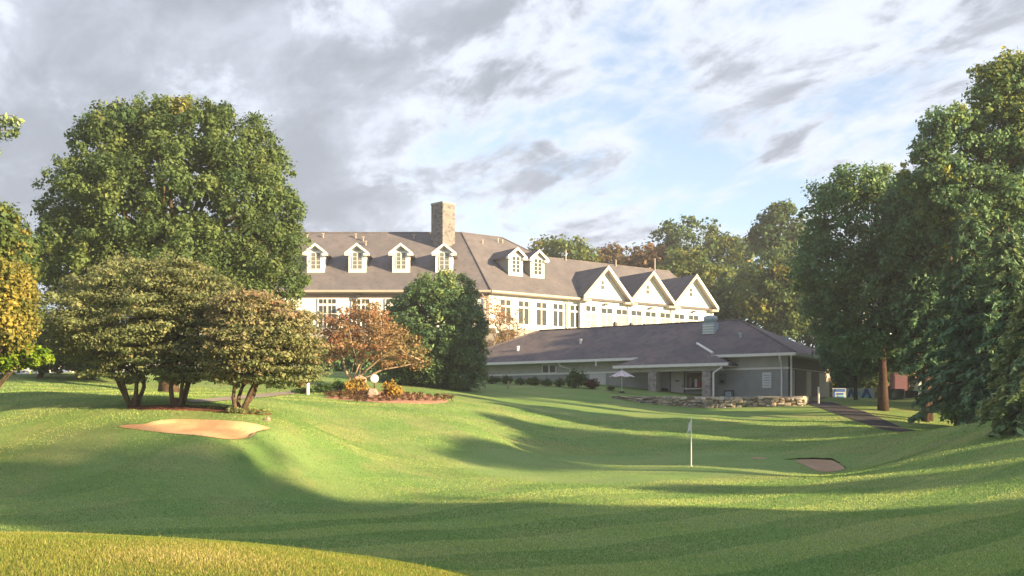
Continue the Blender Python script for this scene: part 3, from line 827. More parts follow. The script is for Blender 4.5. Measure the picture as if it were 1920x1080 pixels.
# terrace with a rail in front of the french doors
m = MB(); FR.box(m, AL, .8, -3.6, -.003, GRD, FLR); m.build('terrace', M['paver'], club)
m = MB(); WG.box(m, 1.0, 37.5, -3.4, GB - .003, GRD, FLR); m.build('terrace', M['paver'], club)
def rail(fr, a0, a1, b):
    r = MB(); fr.box(r, a0, a1, b - .025, b + .025, FLR + .97, FLR + 1.02)
    ro_ = r.build('rail', M['dark'], club)
    n = int((a1 - a0) / 1.8)
    for i in range(n + 1):
        a = a0 + (a1 - a0) * i / n; fr.box(MB(), a - .03, a + .03, b - .03, b + .03, FLR, FLR + .969).build('rail_post', M['dark'], ro_)
rail(FR, AL, .5, -3.4); rail(WG, 12, 37.3, -3.3)
# ------------------------------------------------------------------ low shop building
c33, s33 = math.cos(R(33)), math.sin(R(33))
SC = (21.9, 78.0)
SH = Frame(SC, (-c33, s33), (s33, c33))     # a runs left along the front, b goes in
SL, SD, SE, SF, SO = 32.9, 12.3, 4.75, 1.27, 0.9   # length, depth, eave, floor, overhang
SP = 0.49
shop = tag(empty('pro_shop', SH.p(0, 0, SF - .6)), 'low grey pro shop with slate roof behind the stone retaining wall', 'building')
SB = 3.62
m = MB(); SH.box(m, 0.02, SL, .02, SD - .02, SB, SE + .1); m.build('upper_wall', M['shop_up'], shop)
m = MB(); SH.box(m, 0.02, SL, .02, SD - .02, SF - 1.2, SB - .002); m.build('lower_wall', M['shop_low'], shop)
m = MB(); SH.box(m, -.03, .017, .05, SD - .05, SF - 1.2, SE + .05); endw = m.build('end_wall', M['shop_end'], shop)
bar(SH, -.06, SL, -.05, .017, SB - .09, SB + .07, 'trim_band', M['gutter'], shop)
bar(SH, -.07, -.033, .06, SD - .06, SB - .06, SB + .03, 'trim_band', M['tan_panel'], shop)
def sz(b): return SE + SP * (b + SO)
hb = SD / 2
zr = sz(hb)
m = MB()
a0, a1, b0, b1 = -SO, SL + SO, -SO, SD + SO
m.slab([SH.p(a0, b0, SE), SH.p(a1, b0, SE), SH.p(a1 - hb - SO, hb, zr), SH.p(a0 + hb + SO, hb, zr)], .14)
m.slab([SH.p(a0, b1, SE), SH.p(a1, b1, SE), SH.p(a1 - hb - SO, hb, zr - .003), SH.p(a0 + hb + SO, hb, zr - .003)], .14)
m.slab([SH.p(a0, b0, SE - .003), SH.p(a0, b1, SE - .003), SH.p(a0 + hb + SO, hb, zr - .005)], .14)
m.slab([SH.p(a1, b0, SE - .003), SH.p(a1, b1, SE - .003), SH.p(a1 - hb - SO, hb, zr - .005)], .14)
sroof = m.build('roof', M['roof2'], shop)
MB().tube([SH.p(a0 + .1, b0 + .1, SE + .08), SH.p(a0 + hb + SO, hb, zr + .03), SH.p(a1 - hb - SO, hb, zr + .03), SH.p(a1 - .1, b0 + .1, SE + .08)], .10, 6).build('ridge_cap', M['roof2'], sroof)
bar(SH, a0, 6.0, b0 - .16, b0 - .002, SE - .2, SE + .02, 'gutter', M['gutter'], shop)
bar(SH, 12.6, a1, b0 - .16, b0 - .002, SE - .2, SE + .02, 'gutter', M['gutter'], shop)
bar(SH, a0 - .03, a0 - .002, b0, b1, SE - .22, SE + .01, 'fascia', M['shop_up'], shop)
bar(SH, a0 + .05, a1 - .05, b0 + .02, .015, SE - .24, SE - .15, 'soffit', M['shop_up'], shop)
bar(SH, a0 + .05, .0, .02, b1 - .05, SE - .245, SE - .155, 'soffit', M['shop_up'], shop)
# portico roof
A = SH.p(8.26, 1.3, 5.92)
pe = 4.0; pf = -2.5
m = MB()
m.slab([SH.p(4.1, pf, pe), SH.p(14.2, pf, pe), SH.p(12.4, -SO - .1, SE + .05), A], .13)
m.slab([SH.p(4.1, pf + .01, pe - .002), SH.p(4.1, .0, pe - .002), (A[0], A[1], A[2] - .003)], .13)
m.slab([SH.p(14.2, pf + .01, pe - .002), SH.p(14.2, .0, pe - .002), SH.p(12.4, -SO - .1, SE + .048)], .13)
proof = m.build('portico_roof', M['roof2'], shop)
MB().tube([SH.p(8.15, 1.15, 5.93), SH.p(6.0, -.75, 4.95)], .11, 6).build('flashing', M['gutter'], proof)
bar(SH, 4.0, 14.2, pf - .16, pf - .002, pe - .2, pe + .03, 'gutter', M['gutter'], proof)
bar(SH, 4.15, 14.1, pf + .03, -.01, pe - .26, pe - .16, 'ceiling_board', M['tan_panel'], proof)
bar(SH, 4.6, 13.4, -2.15, -1.95, pe - .55, pe - .262, 'header_beam', M['shop_up'], proof)
for px in (1226, 1327):
    a = SH.a_at(px, -2.05); m = MB(); SH.box(m, a - .36, a + .36, -2.4, -1.7, SF - .5, pe - .552); m.build('stone_post', M['post_stone'], shop)
# door, serving hatch and what hangs on the wall
def at_a(px, b=0.0): return SH.a_at(px, b)
a = at_a(1270.5); d = bar(SH, a - .58, a + .58, -.06, .015, SF, SF + 2.2, 'door', M['tan_panel'], shop)
d.data.materials[0] = m_plain('pale_door_paint', (0.52, 0.50, 0.50), .5, .3, .04)
bar(SH, a - .18, a + .18, -.075, -.062, SF + 1.42, SF + 1.52, 'name_plate', M['dark'], d)
bar(SH, a - .52, a - .44, -.12, -.062, SF + .95, SF + 1.1, 'handle', M['dark'], d)
bar(SH, a - .68, a - .58, -.08, .015, SF, SF + 2.3, 'door_frame', M['brown_panel'], d); bar(SH, a + .58, a + .68, -.08, .015, SF, SF + 2.3, 'door_frame', M['brown_panel'], d)
ah0, ah1 = at_a(1318), at_a(1288)
w_ = bar(SH, ah0, ah1, -.05, .014, SF + .85, SF + 2.1, 'serving_hatch', M['brown_panel'], shop)
bar(SH, ah0 - .05, ah1 + .05, -.45, -.052, SF + .74, SF + .84, 'counter', M['gutter'], w_)
for i, (f0, f1, z0, z1, c) in enumerate(((.12, .3, .1, .55, (.35, .05, .06)), (.34, .5, .08, .75, (.6, .6, .62)), (.52, .66, .1, .5, (.03, .04, .16)), (.7, .8, .15, .9, (.35, .28, .2)))):
    bar(SH, ah0 + (ah1 - ah0) * f0, ah0 + (ah1 - ah0) * f1, -.075, -.052, SF + .85 + z0, SF + .85 + z1, 'notice', m_plain('notice_ink', c, .6, .2, .05), w_)
ac, acd = at_a(1438), .0
b_ = bar(SH, ac - .36, ac + .36, -.06, .015, SF + .78, SF + 2.02, 'notice_board', m_plain('board_white', (.66, .70, .74), .5, .3, .04), shop)
bar(SH, ac - .42, ac + .42, -.05, -.001, SF + .72, SF + 2.08, 'board_frame', M['tan_trim'], b_)
for j in range(5):
    bar(SH, ac - .26, ac + .26 - .09 * (j % 2), -.068, -.061, SF + .95 + j * .2, SF + 1.0 + j * .2, 'lettering', m_plain('board_ink', (.30, .34, .42), .6, .2, .05), b_)
ac = at_a(1355); bar(SH, ac - .16, ac + .16, -.1, .015, SF + 1.25, SF + 1.45, 'wall_lamp', M['dark'], shop)
bar(SH, ac - .3, ac + .32, -.03, .015, SF + 1.1, SF + 2.0, 'panel', m_plain('green_panel', (.16, .22, .20), .6, .3, .05), shop)
ac = at_a(1339); bar(SH, ac - .25, ac + .25, -.5, .015, SF + .8, SF + .88, 'wall_shelf', M['tan_panel'], shop)
# windows on the long wall
window(SH, at_a(1030), SB + .12, SB + .78, 1.35, shop, 2, 1, 0, .08, 'window', 'glass', 'white', .1, .05)
window(SH, at_a(1180), SB + .10, SB + .72, .75, shop, 1, 2, 0, .08, 'window', 'glass_pale', 'tan_panel', .1, .05)
ac = at_a(1121); bar(SH, ac - .8, ac + .8, -.05, .016, SF + .6, SB - .1, 'garage_door', m_plain('pale_panel', (.60, .60, .62), .5, .3, .04), shop)
# downspouts
def spout(a, drop, bend=.55):
    MB().tube([SH.p(a, -SO - .06, SE - .12), SH.p(a + .02, -SO - .02, SE - .35), SH.p(a + bend, -.14, SE - .95), SH.p(a + bend, -.14, drop)], .075, 8).build('downspout', M['gutter'], shop)
spout(at_a(1462) - .3, SF, .1); spout(-.55, SF, .25)
MB().tube([SH.p(4.5, pf - .06, pe - .1), SH.p(4.6, pf, pe - .35), SH.p(5.25, -2.5, pe - .75), SH.p(5.25, -2.5, SF)], .08, 8).build('downspout', M['gutter'], shop)
a = at_a(1065); MB().tube([SH.p(a + .5, -SO - .06, SE - .12), SH.p(a + .4, -.7, SE - .5), SH.p(a - .3, -.14, SE - .75), SH.p(a - .35, -.14, SF + .3)], .08, 8).build('downspout', M['gutter'], shop)
MB().tube([SH.p(at_a(1127), -SO - .06, SE - .15), SH.p(at_a(1127), -SO - .06, SE - .6)], .08, 8).build('downspout', M['gutter'], shop)
# stall doors in the end wall
for q0, q1, mm in ((.8, 1.5, 'tan_panel'), (1.7, 4.6, 'brown_panel'), (4.7, 6.1, 'tan_panel'), (6.2, 8.2, 'brown_panel'), (8.4, 11.6, 'tan_panel')):
    bar(SH, -.085, -.034, q0, q1, SF - .2, SB - .12, 'stall_door', M[mm], endw)
# vents and the fan housing on the roof
for px, py in ((971, 657), (1089, 644), (1389, 632), (1476, 640)):
    best = None
    for b in np.linspace(-.6, hb - .1, 60):
        a = SH.a_at(px, b); z = sz(b)
        if px > 1470: a = max(a, a0 + .2); z = min(z, SE + SP * (a - a0))
        q = SH.p(a, b, z); e = abs(HOR - (q[2] - CZ) / q[1] * F - py)
        if best is None or e < best[0]: best = (e, a, b, z)
    e, a, b, z = best
    v_ = MB(); v_.tube([SH.p(a, b, z - .1), SH.p(a, b, z + .3)], .12, 8); v_.tube([SH.p(a, b, z + .28), SH.p(a, b, z + .42)], .17, 8)
    v_.build('vent_pipe', M['gutter' if px < 1300 else 'metal_blue'], shop)
b = hb - 2.2; a = SH.a_at(1332, b); z = sz(b)
fan = SH.box(MB(), a - .55, a + .55, b - .5, b + .5, z - .4, z + .75).build('fan_housing', M['metal_blue'], shop)
f2 = MB(); q = SH.p(a, b, z); f2.tube([(q[0], q[1], q[2] + .75), (q[0], q[1], q[2] + 1.0), (q[0], q[1], q[2] + 1.3), (q[0], q[1], q[2] + 1.4)], [.5, .62, .6, .3], 14); f2.build('fan_hood', M['metal_blue'], fan, True)
for i in range(4): SH.box(MB(), a - .48, a + .48, b - .54, b - .502, z - .22 + i * .22, z - .12 + i * .22).build('louvre', M['gutter'], fan)

# patio behind the stone wall
WL = [on_ground(1508, 70.6), on_ground(1400, 71.6), on_ground(1300, 72.6), on_ground(1215, 74.2), on_ground(1146, 76.0)]
def topz(i): return CZ + (1.12, 1.16, 1.20, 1.28, 1.34)[i]
patio = MB(); pts = [(p.x, p.y + .25, CZ + SF - .02) for p in WL] + [SH.p(SH.a_at(1180), -.3, SF - .02), SH.p(-1.5, .2, SF - .02), SH.p(-2.5, 3.0, SF - .02)]
patio.slab(pts, 1.2); tag(patio.build('patio_pavement', M['paver']), kind='structure')
rw = tag(empty('retaining_wall', (WL[2].x, WL[2].y, WL[2].z - .2)), 'low dry stone retaining wall of tan and grey stones below the pro shop', 'wall')
core = MB(); n_ = len(WL)
core.hexa([(WL[0].x, WL[0].y - .1, WL[0].z - .4), (WL[2].x, WL[2].y - .1, WL[2].z - .4), (WL[4].x, WL[4].y - .1, WL[4].z - .4), (WL[4].x, WL[4].y + .35, WL[4].z - .4), (WL[2].x, WL[2].y + .35, WL[2].z - .4), (WL[0].x, WL[0].y + .35, WL[0].z - .4)],
          [(WL[0].x, WL[0].y - .1, topz(0) - .12), (WL[2].x, WL[2].y - .1, topz(2) - .12), (WL[4].x, WL[4].y - .1, topz(4) - .12), (WL[4].x, WL[4].y + .35, topz(4) - .12), (WL[2].x, WL[2].y + .35, topz(2) - .12), (WL[0].x, WL[0].y + .35, topz(0) - .12)])
core.build('core', m_plain('wall_mortar', (.16, .145, .13), .95, .1, .3, 5, .6), rw)
def rock_mesh(name, mat, seed, n=14, squash=(1, 1, 1)):
    r = random.Random(seed); bm = bmesh.new()
    for _ in range(n):
        v = Vector((r.uniform(-1, 1), r.uniform(-1, 1), r.uniform(-1, 1)))
        k = max(abs(v.x), abs(v.y), abs(v.z)); v = v / k * (.42 + .1 * r.random()); bm.verts.new((v.x * squash[0], v.y * squash[1], v.z * squash[2]))
    bmesh.ops.convex_hull(bm, input=bm.verts)
    for v in [v for v in bm.verts if not v.link_faces]: bm.verts.remove(v)
    me = bpy.data.meshes.new(name); bm.to_mesh(me); bm.free(); me.materials.append(mat); return me
def m_stones():
    t = MT('wall_stone'); r = t.rand(); v = t.coord('Object')
    cr = t.nd('ShaderNodeValToRGB'); el = cr.color_ramp.elements; el[0].color = (.50, .42, .34, 1); el[1].color = (.58, .54, .50, 1)
    for p, c in ((.2, (.30, .25, .22)), (.4, (.55, .46, .36)), (.6, (.36, .34, .34)), (.8, (.62, .56, .48))):
        e = el.new(p); e.color = (*c, 1)
    cr.color_ramp.interpolation = 'CONSTANT'
    t.L.new(r, cr.inputs[0])
    n = t.noise(v, 4, 5, .6)
    return t.bsdf(t.mix(t.math('MULTIPLY', n, .6), cr.outputs[0], (.2, .17, .15)), .9, .2, t.bump(n, .6, .05))
stone_mat = m_stones()
stones = [rock_mesh('stone', stone_mat, 40 + i, 16) for i in range(8)]
rnd = random.Random(5)
seg = []
for i in range(4):
    a, b = WL[i], WL[i + 1]; L_ = math.hypot(b.x - a.x, b.y - a.y)
    seg.append((a, b, L_, topz(i), topz(i + 1)))
for i, (a, b, L_, t0, t1) in enumerate(seg):
    for row in range(4):
        x = rnd.uniform(0, .2)
        while x < L_ - .05:
            w = rnd.uniform(.26, .52); k = min(1, (x + w / 2) / L_)
            px_, py_ = a.x + (b.x - a.x) * k, a.y + (b.y - a.y) * k
            top = t0 + (t1 - t0) * k; gnd = gz(px_, py_ - .1) - .08; hgt = (top - gnd) / 4
            if hgt > .06:
                o = link('stone', rnd.choice(stones), rw)
                o.location = Vector((px_, py_ - .11 + rnd.uniform(-.03, .03), gnd + hgt * (row + .5) + rnd.uniform(-.03, .03))) - Vector(rw.location)
                o.scale = (w * 1.08, .36, hgt * 1.25); o.rotation_euler = (rnd.uniform(-.1, .1) + rnd.choice((0, math.pi)), rnd.uniform(-.12, .12), math.atan2(b.y - a.y, b.x - a.x) + rnd.choice((0, math.pi)))
            x += w
# ------------------------------------------------------------------ patio umbrella and small things by the shop
p = on_ground(1166, 79.2)
um = tag(empty('patio_umbrella', p), 'open pale mauve patio umbrella beside the pro shop wall', 'umbrella')
zc = CZ + (HOR - 708) / F * 79.2
m = MB(); n8 = 8; top = (p.x, p.y, zc + .62)
ring = []; rr = 1.12
for k in range(n8):
    t = 2 * math.pi * k / n8 + .2; ring.append((p.x + rr * math.cos(t), p.y + rr * math.sin(t), zc))
for k in range(n8):
    a, b = ring[k], ring[(k + 1) % n8]; mid = ((a[0] + b[0]) / 2 * .97 + p.x * .03, (a[1] + b[1]) / 2 * .97 + p.y * .03, zc + .09)
    m.poly([top, a, mid]); m.poly([top, mid, b])
cano = m.build('canopy', M['mauve'], um)
MB().tube([(p.x, p.y, p.z - .1), (p.x, p.y, zc + .75)], .03, 8).build('pole', M['gutter'], um)
MB().tube([(p.x, p.y, p.z - .1), (p.x, p.y, p.z + .12)], [.28, .2], 12).build('base', M['dark'], um)
for k in range(n8): MB().tube([top, ring[k]], .012, 4).build('rib', M['dark'], um)
# grill cart beside the post, water cooler stand
def sbox(name, a0, a1, b0, b1, z0, z1, mat, parent): return SH.box(MB(), a0, a1, b0, b1, SF + z0, SF + z1).build(name, mat, parent)
ac = at_a(1246, -.5); g = tag(empty('grill_cart', SH.p(ac, -.5, SF)), 'dark brown cabinet with a black box on top beside the pro shop door', 'cabinet')
sbox('cabinet', ac - .34, ac + .34, -.75, -.25, 0, .62, M['brown_panel'], g); sbox('top_box', ac - .2, ac + .2, -.7, -.3, .66, .86, M['dark'], g)
sbox('shelf', ac - .38, ac + .38, -.78, -.22, .622, .658, M['dark'], g)
ac = at_a(1367, -.5); g = tag(empty('ball_washer_stand', SH.p(ac, -.5, SF)), 'small grey stand with dark frame against the pro shop wall', 'stand')
sbox('bin', ac - .26, ac + .26, -.68, -.3, .08, .5, M['metal_blue'], g); sbox('rail', ac - .34, ac + .34, -.7, -.28, .52, .6, M['dark'], g)
for q in (-.32, .28):
    for q2 in (-.7, -.32): sbox('leg', ac + q, ac + q + .05, q2, q2 + .05, 0, .518, M['dark'], g)
# white post by the path
def post(px, py_top, py_base, d, name, label, cat, mat, r=.06, group=None):
    x = (px - 960) / F * d; z0 = gz(x, d); z1 = CZ + (HOR - py_top) / F * d
    o = MB().tube([(x, d, z0 - .1), (x, d, z1 - .05), (x, d, z1)], [r, r, r * .6], 10)
    e = empty(name, (x, d, z0)); tag(e, label, cat, group)
    o.build('shaft', mat, e); MB().tube([(x, d, z1 + .002), (x, d, z1 + .06)], [r * 1.25, r * .9], 10).build('cap', mat, e)
    return e
post(1535, 727, 752, 71.6, 'marker_post', 'thin white marker post beside the start of the dark cart path', 'post', M['white'], .07)
post(953, 716, 728, 79.6, 'wooden_post', 'short pale post on the lawn in front of the shop hedge', 'post', M['bark_pale'], .09)
post(910, 717, 728, 79.4, 'wooden_post', 'short pale post beside the dark evergreen', 'post', M['bark_pale'], .07)
post(577, 720, 738, 61, 'marker_post', 'short white marker post at the end of the low green groundcover', 'post', M['white'], .10)
# flagstick in the hole
p = hit(1296, 874)
fs = tag(empty('flagstick', p), 'white golf flagstick with a limp white flag on the green', 'flag')
zt = CZ + (HOR - 786) / F * p.y
MB().tube([(p.x, p.y, p.z - .1), (p.x, p.y, zt)], .022, 8).build('pole', M['white'], fs)
MB().tube([(p.x, p.y, p.z + .005), (p.x, p.y, p.z + .012)], .07, 12).build('cup_rim', M['gutter'], fs)
fl = MB(); rows = 7; colsn = 5; V0 = len(fl.v)
for i in range(rows):
    for j in range(colsn):
        t = i / (rows - 1); s = j / (colsn - 1)
        fl.v.append((p.x - .03 - s * (.10 + .10 * t) + .02 * math.sin(7 * s + 3 * t), p.y + .05 * math.sin(9 * s + 2 * t), zt - .03 - t * .46 - s * .22))
for i in range(rows - 1):
    for j in range(colsn - 1):
        a = V0 + i * colsn + j; fl.f.append((a, a + 1, a + colsn + 1, a + colsn))
fl.build('flag', M['white'], fs, True)
MB().tube([(p.x, p.y, zt + .001), (p.x, p.y, zt + .05), (p.x, p.y, zt + .09)], [.03, .05, .02], 8).build('finial', M['white'], fs)

# ------------------------------------------------------------------ things among the trees on the right
def rgb(name, c, rough=.6): return m_plain(name, c, rough, .3, .08)
def simple_car(px, d, ang, body_c, label, group, suv=False, name='parked_car', lift=0.0):
    p = on_ground(px, d); e = empty(name, p, ang); tag(e, label, 'car', group)
    c = MB(); Lc, Wc, Hc = 4.5, 1.8, (1.75 if suv else 1.45); zb = .28; zs = .85 if not suv else .98
    prof = [(-2.2, zb), (-2.25, zs - .1), (-2.1, zs), (-1.1 if not suv else -1.25, zs + .04), (1.5 if not suv else 2.0, zs + .06), (2.2, zs - .02), (2.25, zb + .1), (2.2, zb)]
    L_ = [(x, -.9, z) for x, z in prof]; R_ = [(x, .9, z) for x, z in prof]
    c.hexa(L_, R_)
    me = c.mesh('body', rgb('car_paint', body_c, .3)); b = link('body', me, e)
    cab = [(-1.05, zs + .05), (-.35, Hc), (1.0 if not suv else 1.6, Hc), (1.75 if not suv else 2.05, zs + .065)]
    k = MB(); k.hexa([(x, -.78, z) for x, z in cab], [(x, .78, z) for x, z in cab]); link('cabin', k.mesh('cabin', M['glass']), e)
    k = MB(); k.hexa([(-.38, -.74, Hc), (1.02 if not suv else 1.6, -.74, Hc), (1.02 if not suv else 1.6, .74, Hc), (-.38, .74, Hc)], [(-.3, -.68, Hc + .05), (.95 if not suv else 1.5, -.68, Hc + .05), (.95 if not suv else 1.5, .68, Hc + .05), (-.3, .68, Hc + .05)]); link('roof', k.mesh('roof', me.materials[0]), e)
    for x in (-1.4, 1.4):
        for y in (-.86, .86):
            w = MB(); w.tube([(x, y - .1, .32), (x, y + .1, .32)], .32, 14); wo = link('wheel', w.mesh('wheel', M['dark']), e)
            h = MB(); h.tube([(x, y - .105, .32), (x, y + .105, .32)], .19, 10); link('hubcap', h.mesh('hubcap', M['gutter']), wo)
    for y in (-.6, .6):
        h = MB(); h.hexa([(-2.27, y - .18, zs - .22), (-2.24, y - .18, zs - .22), (-2.24, y + .18, zs - .22), (-2.27, y + .18, zs - .22)], [(-2.26, y - .18, zs - .1), (-2.2, y - .18, zs - .1), (-2.2, y + .18, zs - .1), (-2.26, y + .18, zs - .1)]); link('headlight', h.mesh('headlight', M['gutter']), e)
    return e
# painted banner on posts, blue shapes on white
d = 90.0; x0 = (1561 - 960) / F * d; x1 = (1640 - 960) / F * d; zb0 = CZ + (HOR - 749) / F * d; zb1 = CZ + (HOR - 728) / F * d
ban = tag(empty('painted_banner', ((x0 + x1) / 2, d, gz((x0 + x1) / 2, d))), 'white banner with bold blue painted lettering on posts right of the pro shop', 'banner')
WF = Frame((0, d), (1, 0), (0, 1))
zA, zB = zb0 - CZ, zb1 - CZ
WF.box(MB(), x0, x1, 0, .06, zA, zB).build('panel', rgb('banner_white', (.36, .42, .50)), ban)
bl = rgb('banner_blue', (.035, .085, .32)); bl2 = rgb('banner_light_blue', (.16, .38, .55))
W_ = x1 - x0
def glyph(strokes, mat, off):
    for s in strokes:
        q = MB(); (ax, az), (bx, bz), wd = s
        A_ = Vector((x0 + ax * W_, 0, zA + az * (zB - zA))); B_ = Vector((x0 + bx * W_, 0, zA + bz * (zB - zA)))
        dr = (B_ - A_).normalized(); nr = Vector((-dr.z, 0, dr.x)) * wd * (zB - zA) / 2
        pts = [A_ - nr, B_ - nr, B_ + nr, A_ + nr]
        q.hexa([(v.x, d - off, v.z + CZ) for v in pts], [(v.x, d - .002, v.z + CZ) for v in pts]); q.build('lettering', mat, ban)
glyph([((.04, .08), (.04, .92), .18), ((.04, .82), (.30, .82), .26), ((.10, .5), (.26, .5), .16), ((.10, .14), (.28, .14), .2)], bl, .03)
glyph([((.36, .08), (.44, .92), .24), ((.44, .92), (.52, .08), .24), ((.55, .9), (.55, .12), .3)], bl, .034)
glyph([((.70, .08), (.80, .92), .26), ((.80, .92), (.90, .08), .26)], bl, .038)
glyph([((.12, .32), (.28, .32), .12), ((.58, .5), (.66, .5), .4), ((.79, .2), (.83, .4), .3)], bl2, .042)
for k in range(4):
    xx = x0 + W_ * k / 3; MB().tube([(xx, d + .1, gz(xx, d + .1) - .1), (xx, d + .1, zb1 + .1)], .05, 6).build('post', M['dark'], ban)
# white kiosk trailer with a dark blue swoosh
d = 93.0; KF = Frame((0, d), (1, 0), (0, 1)); x0 = (1722 - 960) / F * d; x1 = (1788 - 960) / F * d; zg_ = gz((x0 + x1) / 2, d) - CZ
tr = tag(empty('kiosk_trailer', ((x0 + x1) / 2, d, zg_ + CZ)), 'white box trailer with dark blue swoosh parked behind the dark trees', 'trailer')
z1_ = (HOR - 716) / F * d
KF.box(MB(), x0, x1, 0, 2.0, zg_ + .35, z1_).build('body', rgb('trailer_white', (.62, .62, .66)), tr)
sw = MB(); n = 10; cx = x0 + (x1 - x0) * .36
for i in range(n):
    t0, t1 = i / n, (i + 1) / n; h0, h1 = zg_ + .4 + (z1_ - zg_ - .45) * t0, zg_ + .4 + (z1_ - zg_ - .45) * t1
    f = lambda t: cx + .28 * math.sin(t * math.pi) * 1.0; g_ = lambda t: cx + .55 + .12 * math.cos(t * 3)
    sw.hexa([(f(t0), d - .03, h0 + CZ), (g_(t0), d - .03, h0 + CZ), (g_(t1), d - .03, h1 + CZ), (f(t1), d - .03, h1 + CZ)], [(f(t0), d - .002, h0 + CZ), (g_(t0), d - .002, h0 + CZ), (g_(t1), d - .002, h1 + CZ), (f(t1), d - .002, h1 + CZ)])
sw.build('swoosh', rgb('navy_paint', (.03, .05, .22)), tr)
KF.box(MB(), x0 + (x1 - x0) * .62, x1 - .1, -.03, -.003, zg_ + .6, z1_ - .25).build('side_panel', rgb('pale_blue_paint', (.28, .36, .62)), tr)
KF.box(MB(), x0 - .1, x1 + .1, -.12, 2.1, z1_ + .002, z1_ + .1).build('roof', rgb('trailer_roof', (.35, .25, .45)), tr)
for xx in (x0 + .6, x1 - .6):
    wv = MB(); wv.tube([(xx, d + .15, zg_ + CZ + .3), (xx, d + .4, zg_ + CZ + .3)], .3, 12); wv.build('wheel', M['dark'], tr)
# vending machine, utility box and bin
def block_thing(name, label, cat, px0, px1, py1, d, depth, mat, lid, lidmat):
    fr = Frame((0, d), (1, 0), (0, 1)); xa = (px0 - 960) / F * d; xb = (px1 - 960) / F * d; g = gz((xa + xb) / 2, d) - CZ; zt_ = (HOR - py1) / F * d
    e = tag(empty(name, ((xa + xb) / 2, d, g + CZ)), label, cat)
    fr.box(MB(), xa, xb, 0, depth, g - .1, zt_).build('body', mat, e); fr.box(MB(), xa - .04, xb + .04, -.04, depth + .04, zt_ + .002, zt_ + .08).build('lid', lidmat, e)
    if lid: fr.box(MB(), xa + .08, xb - .08, -.03, -.003, g + (zt_ - g) * .35, zt_ - .15).build('front_panel', lid, e)
    return e
block_thing('vending_machine', 'magenta and red vending machine behind the red brown trunk', 'machine', 1676, 1702, 700, 88, .9, rgb('machine_red', (.08, .03, .045)), rgb('machine_panel', (.13, .06, .09)), M['dark'])
block_thing('utility_box', 'dark green metal utility box right of the red brown trunk', 'utility box', 1672, 1695, 731, 78, .8, rgb('box_green', (.03, .06, .07)), None, M['dark'])
block_thing('waste_bin', 'wide black waste bin beside the green utility box', 'bin', 1698, 1722, 734, 82, .7, M['dark'], None, M['dark'])
# house among the far trees: sunlit brick glimpsed between trunks
hd = 128.0; HF = Frame(((1690 - 960) / F * hd, hd), (math.cos(R(25)), math.sin(R(25))), (-math.sin(R(25)), math.cos(R(25))))
hs = tag(empty('brick_house', HF.p(0, 0, 3.5)), 'red brick house with pale roof half hidden behind the dark trees', 'house')
HF.box(MB(), -5.5, 16, 0, 9, 2.0, 10.8).build('wall', rgb('house_brick', (.40, .19, .13), .9), hs)
m = MB(); m.slab([HF.p(-6.6, -.6, 10.6), HF.p(16.6, -.6, 10.6), HF.p(16.6, 4.5, 13.6), HF.p(-6.6, 4.5, 13.6)], .2); m.slab([HF.p(-6.6, 9.6, 10.6), HF.p(16.6, 9.6, 10.6), HF.p(16.6, 4.5, 13.597), HF.p(-6.6, 4.5, 13.597)], .2)
m.build('roof', rgb('pale_roof', (.50, .47, .44)), hs)
for a in (-4, 0, 4, 8, 12): window(HF, a, 6.6, 8.4, 1.3, hs, 2, 2, 0, .09, 'window', 'glass', 'white', .1, .06)
HF.box(MB(), -6.3, 16.3, -.5, -.003, 10.0, 10.35).build('gutter', M['white'], hs)
# parked cars and posts beyond the left lawn
simple_car(62, 92, .1, (.60, .62, .66), 'white car parked beyond the bright green low tree', 'cars parked beyond the left lawn', name='parked_car')
simple_car(170, 93, -.1, (.12, .17, .30), 'dark blue car parked behind the pale forked trunk', 'cars parked beyond the left lawn')
simple_car(228, 94, .05, (.50, .56, .68), 'pale blue car parked under the left edge of the big tree', 'cars parked beyond the left lawn')
simple_car(-10, 93, .05, (.05, .05, .06), 'black car parked at the left edge of the picture', 'cars parked beyond the left lawn', True)
simple_car(612, 99, .0, (.45, .47, .50), 'grey car glimpsed under the orange leaved tree', 'cars parked beyond the left lawn')
for k, px in enumerate((29, 41, 55, 95, 137)):
    post(px, 699 - k * .5 - 2, 708, 76, 'fence_post', ('leftmost white fence post at the far lawn edge', 'second white fence post from the left edge', 'third white fence post from the left edge', 'white fence post left of the pale forked trunk', 'white fence post right of the pale forked trunk')[k], 'post', M['white'], .10, 'white posts along the far lawn edge')
